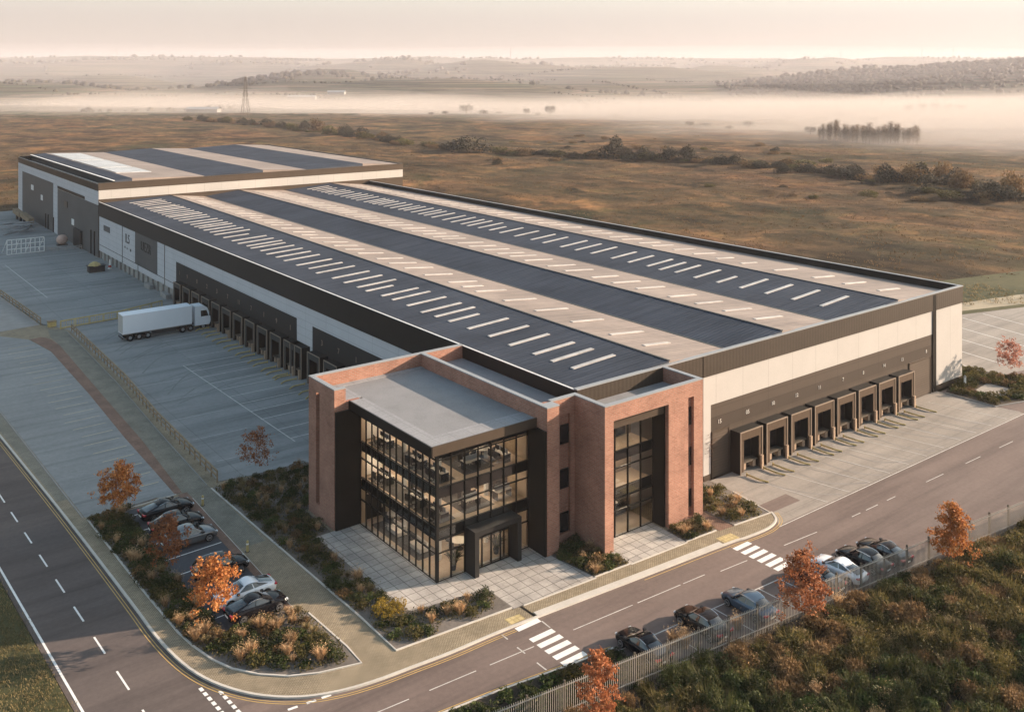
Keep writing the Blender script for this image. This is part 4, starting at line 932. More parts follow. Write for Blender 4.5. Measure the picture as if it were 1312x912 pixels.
def make_car(kind, name, label, group):
    t = thing(name, label, 'car', (0, 0, 0), group)
    suv = kind == 'suv'; fast = kind == 'fastback'
    dz = .12 if suv else 0
    S = [(-2.30, .66, .40, .74, .80), (-2.18, .82, .30, .90, .97), (-1.78, .90, .22, .97, 1.02), (-1.0, .925, .19, .97, 1.0), (-.2, .925, .18, .95, .98),
         (.6, .925, .18, .93, .96), (1.1, .92, .18, .91, .97), (1.7, .90, .20, .84, .90), (2.1, .85, .24, .74, .78), (2.30, .66, .32, .60, .62)]
    rings = []
    for x, w, zb, zs, zc in S:
        zb += dz * .6; zs += dz; zc += dz; zm = (zb + zs) / 2
        half = [(0, zb), (w * .8, zb), (w * .97, zb + .08), (w, zm), (w * .985, zs - .1), (w * .9, zs), (w * .5, zc - .01), (0, zc)]
        rings.append([(x, y, z) for y, z in half] + [(x, -y, z) for y, z in half[-2:0:-1]])
    mb = MB(); n = len(rings[0])
    for r in rings: mb.v += r
    for i in range(len(rings) - 1):
        for k in range(n): j = (k + 1) % n; mb.f.append((i * n + k, i * n + j, (i + 1) * n + j, (i + 1) * n + k)); mb.m.append(0)
    mb.f.append(tuple(range(n - 1, -1, -1))); mb.m.append(0); b0 = (len(rings) - 1) * n; mb.f.append(tuple(range(b0, b0 + n))); mb.m.append(0)
    body = mb.build('body', [PAINT['black'], M['dark_plastic']], t, True)
    bm = bmesh.new(); bm.from_mesh(body.data); bmesh.ops.recalc_face_normals(bm, faces=bm.faces); bm.to_mesh(body.data); bm.free()
    solid(body, 2)
    wr = .34 if not suv else .37; wx = (-1.38, 1.42)
    cut = MB()
    for x in wx:
        for s in (-1, 1): cut.cyl((x, s * .62, wr), (x, s * 1.1, wr), wr + .06, seg=28)
    cu = cut.build('cutter', [M['dark_plastic']])
    bm = bmesh.new(); bm.from_mesh(cu.data); bmesh.ops.recalc_face_normals(bm, faces=bm.faces); bm.to_mesh(cu.data); bm.free()
    bo = body.modifiers.new('b', 'BOOLEAN'); bo.operation = 'DIFFERENCE'; bo.object = cu; bo.solver = 'EXACT'; bo.material_mode = 'TRANSFER'
    bake(body); bpy.data.objects.remove(cu)
    body.data.polygons.foreach_set('use_smooth', [True] * len(body.data.polygons)); body.data.set_sharp_from_angle(angle=R(40))
    # greenhouse: belt line to roof
    if suv: bx, rx, zr_, bw, rw = (1.12, -2.12), (.42, -1.85), 1.66, (.80, .76), (.64, .62)
    elif fast: bx, rx, zr_, bw, rw = (1.05, -2.0), (.25, -.85), 1.38, (.79, .66), (.58, .55)
    else: bx, rx, zr_, bw, rw = (1.05, -1.72), (.32, -1.0), 1.45, (.79, .72), (.60, .58)
    zf_, zb_ = .95 + dz, 1.0 + dz
    prof = []   # stations: x belt, w belt, z belt, x roof, w roof, z roof
    for k in range(9):
        u = k / 8; prof.append((bx[0] + (bx[1] - bx[0]) * u, bw[0] + (bw[1] - bw[0]) * u + .09 * math.sin(math.pi * u), zf_ + (zb_ - zf_) * u - .03,
                                rx[0] + (rx[1] - rx[0]) * u, rw[0] + (rw[1] - rw[0]) * u + .04 * math.sin(math.pi * u), zr_ - .08 * (2 * u - .85) ** 2 * (1 if not fast else 1.6)))
    B = [[(p[0], s * p[1], p[2]) for p in prof] for s in (1, -1)]; T = [[(p[3], s * p[4], p[5]) for p in prof] for s in (1, -1)]
    cab = MB()
    nT = 4
    for k in range(8):
        for j in range(nT):     # roof skin, gently crowned
            def rp(i, v):
                a, b = Vector(T[0][i]), Vector(T[1][i]); q = a.lerp(b, v); q.z += .045 * math.sin(math.pi * v); return tuple(q)
            cab.quad(rp(k, j / nT), rp(k, (j + 1) / nT), rp(k + 1, (j + 1) / nT), rp(k + 1, j / nT))
    for s in (0, 1):
        for k in range(8): cab.quad(B[s][k], T[s][k], T[s][k + 1], B[s][k + 1])
    for e in (0, 8): cab.quad(B[0][e], T[0][e], T[1][e], B[1][e])
    ro = cab.build('roof', [PAINT['black']], t, True)
    bm = bmesh.new(); bm.from_mesh(ro.data); bmesh.ops.remove_doubles(bm, verts=bm.verts, dist=.002); bmesh.ops.recalc_face_normals(bm, faces=bm.faces); bm.to_mesh(ro.data); bm.free(); ro.data.set_sharp_from_angle(angle=R(50))
    def lerp3(a, b, u): return Vector(a).lerp(Vector(b), u)
    def screen(e, out, nm):
        g = MB(); a0, a1, t0_, t1_ = B[0][e], B[1][e], T[0][e], T[1][e]
        def q(u, v):
            p_ = lerp3(lerp3(a0, a1, u), lerp3(t0_, t1_, u), v); p_.z += .045 * math.sin(math.pi * u) * v; p_.x += out * (.012 + .07 * math.sin(math.pi * u)); p_.z += .014; return tuple(p_)
        for i in range(6):
            for j in range(3):
                u0, u1 = .06 + .88 * i / 6, .06 + .88 * (i + 1) / 6; v0, v1 = .06 + .9 * j / 3, .06 + .9 * (j + 1) / 3
                g.quad(q(u0, v0), q(u1, v0), q(u1, v1), q(u0, v1))
        g.build(nm, M['car_glass'], t, True)
    screen(0, 1, 'windscreen'); screen(8, -1, 'rear_window')
    for s, sg in ((0, 1), (1, -1)):
        for k0, k1 in ((.45, 3.75), (4.0, 7.3)):
            g = MB()
            def q(kf, v):
                i = min(int(kf), 7); f = kf - i
                p_ = lerp3(lerp3(B[s][i], B[s][i + 1], f), lerp3(T[s][i], T[s][i + 1], f), v); p_.y += sg * .012; return tuple(p_)
            for i in range(4):
                f0, f1 = k0 + (k1 - k0) * i / 4, k0 + (k1 - k0) * (i + 1) / 4; g.quad(q(f0, .14), q(f1, .14), q(f1, .88), q(f0, .88))
            g.build('side_window', M['car_glass'], t)
        tr = MB(); 
        for i in range(8): tr.bar(tuple(Vector(T[s][i]) + Vector((0, sg * .012, -.02))), tuple(Vector(T[s][i + 1]) + Vector((0, sg * .012, -.02))), .045, .045)
        tr.build('window_trim', M['trim'], t)
        MB().box(.78, .98, sg * .93 - .1, sg * .93 + .1, .93 + dz, 1.07 + dz).build('door_mirror', M['dark_plastic'], t)
        MB().quad((2.03, sg * .84, .62 + dz), (2.24, sg * .66, .60 + dz), (2.20, sg * .62, .70 + dz), (1.92, sg * .80, .76 + dz)).box(2.08, 2.22, sg * .66 - .1, sg * .66 + .1, .60 + dz, .69 + dz).build('headlight', M['head_lens'], t)
        MB().box(-2.27, -2.05, sg * .62 - .2, sg * .62 + .2, .76 + dz, .88 + dz).build('tail_light', M['tail_lens'], t)
        for x in wx:
            w = MB(); y0 = sg * .70
            w.lathe([(.0, .0), (wr * .62, .0), (wr * .66, .03), (wr * .92, .02), (wr, .06), (wr, .18), (wr * .9, .22), (0, .22)] if sg < 0 else [(0, 0), (wr * .9, 0), (wr, .04), (wr, .16), (wr * .92, .2), (wr * .66, .19), (wr * .62, .22), (0, .22)], 22, (x, (y0 + .02 if sg > 0 else y0 - .24), wr), axis='y')
            wo = w.build('wheel', M['tyre'], t, True)
            rm = MB(); yy = sg * .925
            for k in range(10):
                a_ = k * math.pi / 5; rm.bar((x, yy, wr), (x + wr * .64 * math.cos(a_), yy, wr + wr * .64 * math.sin(a_)), .05, .03)
            for k in range(18):
                a0_, a1_ = k * math.pi / 9, (k + 1) * math.pi / 9; rr = wr * .66
                rm.bar((x + rr * math.cos(a0_), yy, wr + rr * math.sin(a0_)), (x + rr * math.cos(a1_), yy, wr + rr * math.sin(a1_)), .04, .03)
            rm.build('rim', M['rim'], wo)
    MB().box(2.22, 2.33, -.42, .42, .40 + dz, .55 + dz).build('grille', M['dark_plastic'], t)
    MB().box(2.33, 2.34, -.26, .26, .34 + dz, .44 + dz).build('number_plate', M['plate'], t)
    MB().box(-2.32, -2.29, -.26, .26, .55 + dz, .66 + dz).build('number_plate', M['plate'], t)
    return t
def paint(t, c):
    for ch in t.children:
        if ch.name.split('.')[0] in ('body', 'roof'):
            ch.material_slots[0].link = 'OBJECT'; ch.material_slots[0].material = PAINT[c]
    return t
GP, GF = 'cars parked in the bays beside the planted corner', 'cars parked along the metal fence'
sed = make_car('sedan', 'parked_car', '', GP); fas = make_car('fastback', 'parked_car', '', GP); suv = make_car('suv', 'parked_car', '', GP)
used = set()
def park(proto, c, x, y, z, rz, label, group, s=1.):
    if proto.name in used: t = copy_tree(proto, (x, y, z), rz, s)
    else: used.add(proto.name); t = proto; t.location = (x, y, z); t.rotation_euler = (0, 0, rz); t.scale = (s,) * 3
    tag(t, label, 'car', group); return paint(t, c)
zc_ = .12
park(fas, 'black', -45.2, 24.0, zc_, R(3), 'glossy dark saloon at the far end of the bays, beside the concrete plaza', GP, 1.03)
park(sed, 'black', -45.35, 20.8, zc_, R(-2), 'black saloon second from the concrete plaza, partly behind a rust tree', GP)
park(sed, 'grey', -45.3, 17.6, zc_, R(1), 'mid grey saloon parked next to the empty bay', GP)
park(suv, 'black', -45.1, 10.9, zc_, R(-2), 'black tall estate car standing alone between the empty bay and the white car', GP, .96)
park(fas, 'white', -44.9, 6.3, zc_, R(180), 'white and silver saloon parked nose towards the plants, beside a black saloon', GP)
park(fas, 'black', -45.0, 3.9, zc_, R(2), 'black saloon nearest the tan grasses, red tail lamp showing', GP)
for x, c, pr, lb in ((-25.6, 'black', fas, 'black car at the end of the fence row nearest the first zebra crossing'), (-20.2, 'brown', sed, 'dark car by the fence beside a tuft of grass, second from the first zebra crossing'),
                     (-15.6, 'blue', sed, 'blue grey saloon parked by the fence with an empty bay beside it'), (-8.35, 'black', fas, 'dark car half hidden behind the rust coloured tree at the fence'),
                     (-5.75, 'white', fas, 'white car in the fence row between two dark cars'), (-2.85, 'black', sed, 'black saloon beside the white car in the fence row'), (-.35, 'brown', fas, 'dark car at the far end of the fence row, farthest from the camera')):
    park(pr, c, x, FENCE(x) + 2.75, 0, R(90 + rnd.uniform(-3, 3)), lb, GF, .97)

# articulated lorry, cab towards the docks
LO = thing('articulated_lorry', 'white articulated lorry with plain box trailer driving towards the dock doors', 'lorry', (-26, 85.8, .11))
zl0 = .11; yc = 85.8
M['lorry_white'] = plain('lorry_white', (.72, .74, .78), .4, var=.05, scale=.4, fine=2.)
MB().box(-32.4, -22.0, yc - 1.27, yc + 1.27, zl0 + 1.15, zl0 + 4.0).build('trailer_box', M['lorry_white'], LO)
MB().box(-32.42, -32.4, yc - 1.2, yc - .02, zl0 + 1.25, zl0 + 3.9).box(-32.42, -32.4, yc + .02, yc + 1.2, zl0 + 1.25, zl0 + 3.9).build('rear_door', M['white_panel'], LO)
MB().box(-32.36, -22.0, yc - 1.285, yc + 1.285, zl0 + 1.12, zl0 + 1.22).box(-32.44, -32.4, yc - 1.1, yc - .8, zl0 + .75, zl0 + .95).box(-32.44, -32.4, yc + .8, yc + 1.1, zl0 + .75, zl0 + .95).build('side_rail', M['kerb_dark'], LO)
MB().box(-32.3, -20.2, yc - .45, yc + .45, zl0 + .85, zl0 + 1.14).box(-28.2, -24.4, yc - 1.2, yc - 1.15, zl0 + .5, zl0 + 1.1).box(-32.4, -32.3, yc - 1.2, yc + 1.2, zl0 + .45, zl0 + .65).build('chassis', M['dark_plastic'], LO)
cb = MB(); prof = [(-21.5, .75), (-19.25, .75), (-19.05, 1.3), (-19.12, 2.2), (-19.55, 3.35), (-20.1, 3.75), (-21.5, 3.75)]
n0 = len(cb.v); kk = len(prof)
for s in (-1, 1):
    cb.v += [(x, yc + s * (1.24 if z < 3 else 1.12), zl0 + z) for x, z in prof]
cb.f += [tuple(range(kk)), tuple(range(2 * kk - 1, kk - 1, -1))]; cb.m += [0, 0]
for i in range(kk): j = (i + 1) % kk; cb.f.append((j, i, kk + i, kk + j)); cb.m.append(0)
cab = cb.build('cab', M['lorry_white'], LO)
MB().quad((-19.07, yc - 1.1, zl0 + 2.22), (-19.07, yc + 1.1, zl0 + 2.22), (-19.5, yc + 1.05, zl0 + 3.25), (-19.5, yc - 1.05, zl0 + 3.25)).build('windscreen', M['car_glass'], cab)
for s in (-1, 1):
    MB().quad((-20.6, yc + s * 1.255, zl0 + 2.1), (-19.4, yc + s * 1.255, zl0 + 2.1), (-19.7, yc + s * 1.2, zl0 + 3.0), (-20.6, yc + s * 1.2, zl0 + 3.0)).build('side_window', M['car_glass'], cab)
    MB().box(-19.3, -19.1, yc + s * 1.36 - .1, yc + s * 1.36 + .1, zl0 + 2.1, zl0 + 2.8).build('mirror', M['dark_plastic'], cab)
    MB().box(-19.1, -19.02, yc + s * .9 - .2, yc + s * .9 + .2, zl0 + .95, zl0 + 1.15).build('headlight', M['head_lens'], cab)
MB().box(-19.1, -19.03, yc - .6, yc + .6, zl0 + 1.2, zl0 + 1.9).build('grille', M['dark_plastic'], cab)
for x in (-31.3, -30.0, -28.7, -23.4, -20.2, -22.2):
    for s in (-1, 1):
        w = MB().lathe([(0, 0), (.3, .02), (.48, 0), (.52, .06), (.52, .3), (.46, .34), (0, .34)], 18, (x, yc + s * 1.2 - (.34 if s > 0 else 0), zl0 + .52), axis='y').build('wheel', M['tyre'], LO, True)
        MB().cyl((x, yc + s * 1.19, zl0 + .52), (x, yc + s * 1.23, zl0 + .52), .24, seg=14).build('rim', M['rim'], w)

# ================================================================== FENCES, BOLLARDS, YARD CLUTTER
def palisade():
    t = thing('metal_fence', 'long pale metal bar fence between the parked cars and the rough bank', 'fence', (-10, FENCE(-10), .1))
    bars = MB(); x = -60
    while x < 40:
        y = FENCE(x); bars.box(x - .014, x + .014, y - .012, y + .012, .15, 2.25); x += .155
    bars.build('bars', M['galv'], t)
    rl_ = MB()
    for z in (.5, 2.05): rl_.bar((-60, FENCE(-60) + .035, z), (40, FENCE(40) + .035, z), .05, .06)
    rl_.build('rail', M['galv'], t)
    x = -59.0
    while x < 40:
        MB().box(x - .06, x + .06, FENCE(x) + .03, FENCE(x) + .16, .1, 2.35).build('post', M['post'], t); x += 2.75
palisade()
def rail_fence(name, label, pts, h, mat, posts, z0=.1, rails=(1., .55), wpost=.12, bars=None):
    t = thing(name, label, 'fence', (*pts[0], z0)); 
    P3 = [Vector((*p, 0)) for p in pts]; seg = [(a, b) for a, b in zip(P3[:-1], P3[1:])]; tot = sum((b - a).length for a, b in seg)
    def at(d):
        for a, b in seg:
            l = (b - a).length
            if d <= l + 1e-6: return a.lerp(b, d / l)
            d -= l
        return P3[-1]
    r_ = MB()
    for f in rails:
        for a, b in seg: r_.bar((a.x, a.y, z0 + h * f), (b.x, b.y, z0 + h * f), .14, .16)
    r_.build('rail', mat, t)
    for k in range(posts + 1):
        p = at(tot * k / posts); MB().box(p.x - wpost / 2, p.x + wpost / 2, p.y - wpost / 2, p.y + wpost / 2, z0, z0 + h * 1.02).build('post', mat, t)
    if bars:
        b_ = MB()
        for k in range(bars): p = at(tot * (k + .5) / bars); b_.box(p.x - .025, p.x + .025, p.y - .025, p.y + .025, z0, z0 + h)
        b_.build('bars', mat, t)
    return t
rail_fence('timber_fence', 'brown timber post and rail fence along the edge of the loading yard', [(-36.9, 96.2), (-37.5, 64.7), (-38.5, 48.4), (-39.0, 28)], 1.1, M['timber'], 40)
rail_fence('timber_fence', 'short timber rail fence at the far left edge of the gravel pad', [(-41.4, 129.7), (-39.9, 103.4)], 1.1, M['timber'], 12)
rail_fence('barrier_fence', 'yellowish metal barrier fence across the yard behind the lorry', [(-38.0, 98.6), (-28.6, 99.6), (-20.9, 102.8)], 1.25, M['safety'], 8, bars=48, rails=(1., .12))
def bollard(x, y, label):
    t = thing('bollard', label, 'bollard', (x, y, .118), 'bollards on the paved path')
    MB().cyl((x, y, .118), (x, y, 1.0), .11, .1, 12).cyl((x, y, 1.0), (x, y, 1.06), .1, .05, 12).build('post', M['tactile'] if 0 else M['safety'], t)
    MB().cyl((x, y, .72), (x, y, .84), .112, .112, 12).build('band', M['white_trim'], t)
    MB().cyl((x, y, .106), (x, y, .13), .2, .2, 12).build('base', M['dark_plastic'], t)
bollard(-41.9, 23.9, 'yellow bollard on the path beside the farthest parked cars'); bollard(-41.95, 13.1, 'yellow bollard on the path beside the black estate car')
t = thing('grit_bin', 'yellow grit bin beside the end of the barrier fence', 'bin', (-38.7, 101.2, .11))
MB().box(-39.3, -38.1, 100.8, 101.6, .11, .85).build('tub', M['safety'], t); MB().prism([(-39.35, 100.75), (-38.05, 100.75), (-38.05, 101.65), (-39.35, 101.65)], .85, 1.0).build('lid', M['timber'], t)
for y, a, b in ((1, 'wheel_guide', ''),):
    pass
def guide():
    o = MB().tube([(0, 0, .16), (0, -1.2, .16), (.05, -1.7, .15), (.45, -2.3, .06)], .085, 8).cyl((0, 0, 0), (0, 0, .3), .07).build('wheel_guide', M['safety'], org=(0, 0, 0)); return o
g0 = guide(); firstg = True
tag(g0, 'low yellow tube wheel guide on the ground before a front dock of the sunlit wall', 'wheel guide', 'yellow wheel guides at the front docks')
for k in range(8):
    for s in (-1.35, 1.35):
        p = (4.95 + 4.18 * k + s, Y0 - 1.75, .01)
        if firstg: g0.location = p; firstg = False
        else: c = copy_tree(g0, p, 0)
for y in [97] + [q for q in left_docks if q < 101]:
    for s in (-1.35, 1.35):
        c = copy_tree(g0, (X0 - 1.8, y + s, .112), R(-90), label='low yellow tube wheel guide before a dock on the shaded long side', group='yellow wheel guides at the side docks')
# far left yard
t = thing('skip', 'dark skip heaped with yellow material in the far yard by the long wall', 'skip', (-21.8, 142, .11))
MB().prism([(-23.4, 141), (-20.4, 141), (-20.4, 143), (-23.4, 143)], .11, 1.3).box(-23.6, -20.2, 140.85, 143.15, 1.3, 1.42).build('tub', M['dark_plastic'], t)
h = MB().lathe([(1.3, 0), (1.0, .4), (.45, .75), (0, .85)], 10, (-22.2, 142, 1.35)); h.build('load', M['safety'], t)
t = thing('traffic_cone', 'tall pale marker cone standing next to the skip', 'cone', (-18.9, 143.2, .11))
MB().lathe([(.42, 0), (.42, .06), (.3, .08), (.09, 1.9), (0, 1.95)], 12, (-18.9, 143.2, .11)).build('cone', M['white_trim'], t); MB().lathe([(.33, .3), (.27, .75)], 12, (-18.9, 143.2, .11)).build('band', M['tail_lens'], t)
t = thing('steel_cage', 'white steel lattice cage standing in the far yard', 'cage', (-29.5, 172.8, .11))
mb = MB()
for k in range(9): x = -33 + .95 * k; mb.bar((x, 172.8, .11), (x, 172.8, 3.4 - .02 * k), .14)
for z in (.2, 1.3, 2.35, 3.4): mb.bar((-33, 172.8, z), (-25.4, 172.8, z), .14)
mb.build('lattice', M['white_trim'], t)
mb = MB()
for k in range(4): mb.bar((-33 + 2.5 * k, 172.8, 3.35), (-33.4 + 2.5 * k, 176.5, .15), .12)
mb.build('brace', M['white_trim'], t)
rail_fence('guard_rail', 'low grey guard rail sloping down beside the white cage', [(-25.2, 172.8), (-23.5, 170.9), (-17.9, 170.6)], .9, M['kerb_dark'], 5)
t = thing('pipe_stack', 'jumbled stack of pale pipes lying by the hall doors', 'pipes', (-24, 209, .11)); mb = MB()
for k in range(16):
    a = rnd.uniform(-.7, .7); x, y = -24.5 + rnd.uniform(-2, 2), 208 + rnd.uniform(-5, 5); mb.cyl((x - 2.4 * math.cos(a), y - 4 * math.sin(a) - 1, .3 + .1 * k), (x + 2.4 * math.cos(a), y + 4 * math.sin(a) + 1, .4 + .11 * k), .16, seg=6)
mb.build('pipes', M['coping'], t)
for i, (y0, y1, lb) in enumerate(((212, 222, 'longer tan timber beam leaning by the hall doors'), (225, 232, 'shorter tan timber beam at the far corner of the hall'))):
    t = thing('timber_beam', lb, 'beam', (-20.6, (y0 + y1) / 2, .11)); MB().bar((-20.6, y0, 1.9), (-20.9, y1, 2.5), 1.3, 1.2).build('beam', M['timber'], t)
    for y in (y0 + 1, y1 - 1): MB().box(-20.9, -20.3, y - .2, y + .2, .11, 1.4).build('trestle', M['dark_plastic'], t)
t = thing('round_tank', 'small pinkish round tank on a dark base near the hall door', 'tank', (-20.3, 179, .11))
MB().lathe([(0, 0), (.8, .15), (1.25, .75), (1.25, 1.4), (.8, 2.1), (0, 2.3)], 14, (-20.3, 179, .3)).build('vessel', plain('pinkish_shell', (.52, .36, .30), .6, var=.25, scale=1.), t, True); MB().box(-21.4, -19.2, 178.3, 179.7, .11, .35).build('base', M['dark_plastic'], t)
t = thing('marker_post', 'small white marker post in the planter at the far corner of the warehouse', 'post', (47.6, -2.6, .12))
MB().cyl((47.6, -2.6, .12), (47.6, -2.6, 1.35), .16, .13, 10).build('post', M['white_trim'], t); MB().cyl((47.6, -2.6, 1.35), (47.6, -2.6, 1.6), .2, .05, 10).build('cap', M['kerb_dark'], t)
t = thing('drain_cover', 'dark drain cover in the paving by the corner kerb', 'drain', (-42.6, -5.2, .1)); MB().box(-43.1, -42.5, -5.6, -5.0, .1, .118).build('grate', M['dark_plastic'], t); MB().box(-43.2, -43.1, -5.7, -4.9, .1, .116).box(-42.5, -42.4, -5.7, -4.9, .1, .116).build('frame', M['kerb'], t)
# ================================================================== VEGETATION
def leaf_quads(C, size, up=0., seed=0):
    """one small leaf (a bent-free diamond) per centre, turned at random"""
    g = np.random.default_rng(seed); n = len(C)
    nrm = g.normal(size=(n, 3)); nrm[:, 2] += up; nrm /= np.linalg.norm(nrm, axis=1)[:, None] + 1e-9
    a = np.cross(nrm, g.normal(size=(n, 3))); a /= np.linalg.norm(a, axis=1)[:, None] + 1e-9; b = np.cross(nrm, a)
    s = (size * g.uniform(.6, 1.4, n))[:, None]
    V = np.stack([C - a * s * .62, C - b * s * .36, C + a * s * .62, C + b * s * .36], 1).reshape(-1, 3)
    return V, np.arange(4 * n).reshape(-1, 4)
def blades(n, r, h, w, seed, lean=.5, base=0.):
    g = np.random.default_rng(seed); t = g.uniform(0, 2 * np.pi, n); q = r * .35 * np.sqrt(g.uniform(0, 1, n))
    d = np.stack([np.cos(t), np.sin(t), 0 * t], 1); p = d * q[:, None]; p[:, 2] = base
    hh = h * g.uniform(.6, 1.1, n); ln = lean * g.uniform(.2, 1.2, n)
    mid = p + d * (ln * hh * .35)[:, None]; mid[:, 2] += hh * .6
    tip = p + d * (ln * hh)[:, None]; tip[:, 2] += hh * (1 - .25 * ln)
    sd = np.stack([-d[:, 1], d[:, 0], 0 * t], 1) * (w * g.uniform(.6, 1.3, n))[:, None]
    V = np.stack([p, mid + sd, tip, mid - sd], 1).reshape(-1, 3)
    return V, np.arange(4 * n).reshape(-1, 4), g.uniform(0, 1, n)
def join(parts):
    V, F, T, o = [], [], [], 0
    for v, f, t in parts: V.append(v); F.append(f + o); T.append(t); o += len(v)
    return np.concatenate(V), np.concatenate(F), np.concatenate(T)
def dome(n, rx, rz, size, seed, lumps=9, up=.25):
    g = np.random.default_rng(seed); C = []
    for k in range(lumps):
        t = g.uniform(0, 2 * np.pi); q = math.sqrt(g.uniform(0, 1)) * .68; z = (1 - q * q) * g.uniform(.35, .8)
        r = g.uniform(.22, .42); m = n // lumps
        d = g.normal(size=(m, 3)); d /= np.linalg.norm(d, axis=1)[:, None]; d *= (r * g.uniform(.55, 1.08, m) ** .6)[:, None]
        C.append(np.array([q * math.cos(t), q * math.sin(t), z]) + d)
    C = np.concatenate(C); C = C[C[:, 2] > .02]; C *= np.array([rx, rx, rz])
    V, F = leaf_quads(C, size, up, seed + 1)
    return V, F, np.clip(g.normal(.45, .22, len(F)), 0, 1)
# -- autumn street trees
def make_tree(name, label, x, y, z0, H, cr, ch, leafm, barkm, seed, n=3600, ls=.13, cone=False, sparse=1., group=None):
    g = np.random.default_rng(seed); t = thing(name, label, 'tree', (x, y, z0), group)
    tr = MB(); top = Vector((g.uniform(-.12, .12), g.uniform(-.12, .12), H * .93)); zb = H - ch
    pts = [Vector((0, 0, 0))] + [Vector((top.x * k / 6 + g.uniform(-.03, .03), top.y * k / 6 + g.uniform(-.03, .03), H * .93 * k / 6)) for k in range(1, 7)]
    r0 = .022 * H
    for k in range(6): tr.cyl(pts[k], pts[k + 1], r0 * (1 - k * .155), r0 * (1 - (k + 1) * .155), 8)
    tips = []
    def on_trunk(z): k = min(int(z / (H * .93) * 6), 5); f = z / (H * .93) * 6 - k; return pts[k].lerp(pts[k + 1], f)
    nb = 22
    for k in range(nb):
        f = (k + .5) / nb; z = zb * .92 + ch * .85 * f * .92; a = k * 2.4 + g.uniform(-.4, .4)
        prof = (1 - f) ** .75 * (1 if cone else .62 + .75 * f) if cone else math.sin(math.pi * min(1, .22 + .74 * f)) ** .8
        rr = cr * prof * g.uniform(.75, 1.12)
        p = on_trunk(z); q = p + Vector((math.cos(a) * rr, math.sin(a) * rr, ch * (.12 + .10 * g.random())))
        m_ = p.lerp(q, .55) + Vector((0, 0, -.06 * rr)); tr.cyl(p, m_, r0 * .34, r0 * .2, 5); tr.cyl(m_, q, r0 * .2, r0 * .06, 5)
        for u in (.45, .7, .95, 1.0): tips.append(p.lerp(q, u) + Vector(g.normal(size=3)) * .14 * cr * .6)
        for s_ in range(2):
            q2 = m_ + Vector(g.normal(size=3)) * .3 * cr; tr.cyl(m_, q2, r0 * .12, r0 * .04, 4); tips.append(q2)
    for k in range(5): tips.append(on_trunk(H * .93) + Vector((g.normal() * .12 * cr, g.normal() * .12 * cr, g.uniform(-.12, .06) * ch)))
    tr.build('trunk', barkm, t)
    C = []
    m = int(n / len(tips))
    for p in tips:
        if g.random() > sparse: continue
        k = int(m * g.uniform(.5, 1.5)); C.append(np.array(p) + g.normal(size=(k, 3)) * np.array([.17, .17, .13]) * cr * .56)
    C = np.concatenate(C); V, F = leaf_quads(C, ls, .2, seed + 5)
    raw_mesh('crown', V, F, leafm, np.clip(g.normal(.5, .3, len(F)), 0, 1), parent=t); return t
AT = 'autumn street trees'
make_tree('street_tree', 'bright orange round-headed tree beside the pale concrete plaza', -49.1, 25.0, .15, 5.4, 1.7, 3.5, M['leaf_orange'], M['bark_pale'], 3, 5200, .15)
make_tree('street_tree', 'dull rust coloured tree with ragged crown in front of the grey parked saloon', -49.3, 11.2, .15, 6.0, 1.55, 3.7, M['leaf_rust'], M['bark_pale'], 5, 3300, .15, sparse=.8)
make_tree('street_tree', 'bright orange loose-crowned tree in front of the white parked saloon', -48.6, 2.8, .15, 5.7, 1.75, 3.5, M['leaf_orange'], M['bark_pale'], 8, 3400, .17, sparse=.85)
make_tree('street_tree', 'thin bare-branched orange brown tree beside the planting left of the brick office', -35.7, 26.4, .15, 5.0, 1.7, 3.7, M['leaf_rust'], M['bark'], 13, 2300, .14, sparse=.85)
make_tree('street_tree', 'rust orange tree on the bank before the fence near the white car', -15.2, -22.6, .1, 6.1, 1.7, 4.4, M['leaf_rust'], M['bark_pale'], 21, 5200, .14)
make_tree('street_tree', 'dense orange cone-shaped tree on the bank beside the fence, farthest from the camera', 1.7, -24.8, .1, 5.7, 1.75, 4.5, M['leaf_orange'], M['bark_pale'], 27, 5600, .15, cone=True)
make_tree('street_tree', 'narrow dark rust tree at the bottom edge before the fence and zebra crossing', -33.7, -21.2, .1, 5.4, 1.25, 5.0, M['leaf_rust'], M['bark'], 33, 5600, .12)
make_tree('street_tree', 'small dusty pink tree in the planter near the far car park', 55.3, -4.8, .1, 5.4, 1.7, 3.7, M['leaf_pink'], M['bark'], 39, 2600, .16)
# -- planting prototypes
zone = {}
def bed_proto(kind, k):
    if kind == 'shrub': 
        mt = [M['leaf_dark'], M['leaf_olive'], M['leaf_dark'], M['leaf_green'], M['leaf_brown']][k]
        V, F, T = dome(520, [.75, .8, .8, .7, .7][k], [.5, .6, .75, .42, .6][k], .10, 100 + k, 9)
        nm, ct = 'garden_shrub', 'shrub'
    elif kind == 'grass':
        mt = M['grass_tan'] if k < 2 else M['grass_olive']
        V, F, T = blades([320, 260, 280][k], [.5, .4, .5][k], [.8, .6, .55][k], .014, 200 + k, [.55, .4, .75][k]); nm, ct = 'grass_clump', 'grass clump'
        c2 = leaf_quads(np.random.default_rng(k).normal(size=(90, 3)) * [.26, .26, .16] + [0, 0, [.85, .62, .5][k]], .06, 0, 3); V, F, T = join([(V, F, T), (c2[0], c2[1], np.full(90, .85))])
    else:
        V, F, T = dome(620, .75, .75, .08, 300, 10); mt = M['leaf_yellow']; nm, ct = 'flowering_shrub', 'flowering shrub'
    o = raw_mesh(nm, V, F, mt, T); o['category'] = ct; return o
SH = [bed_proto('shrub', k) for k in range(5)]; GR = [bed_proto('grass', k) for k in range(3)]; YS = bed_proto('yellow', 0)
proto_used = set()
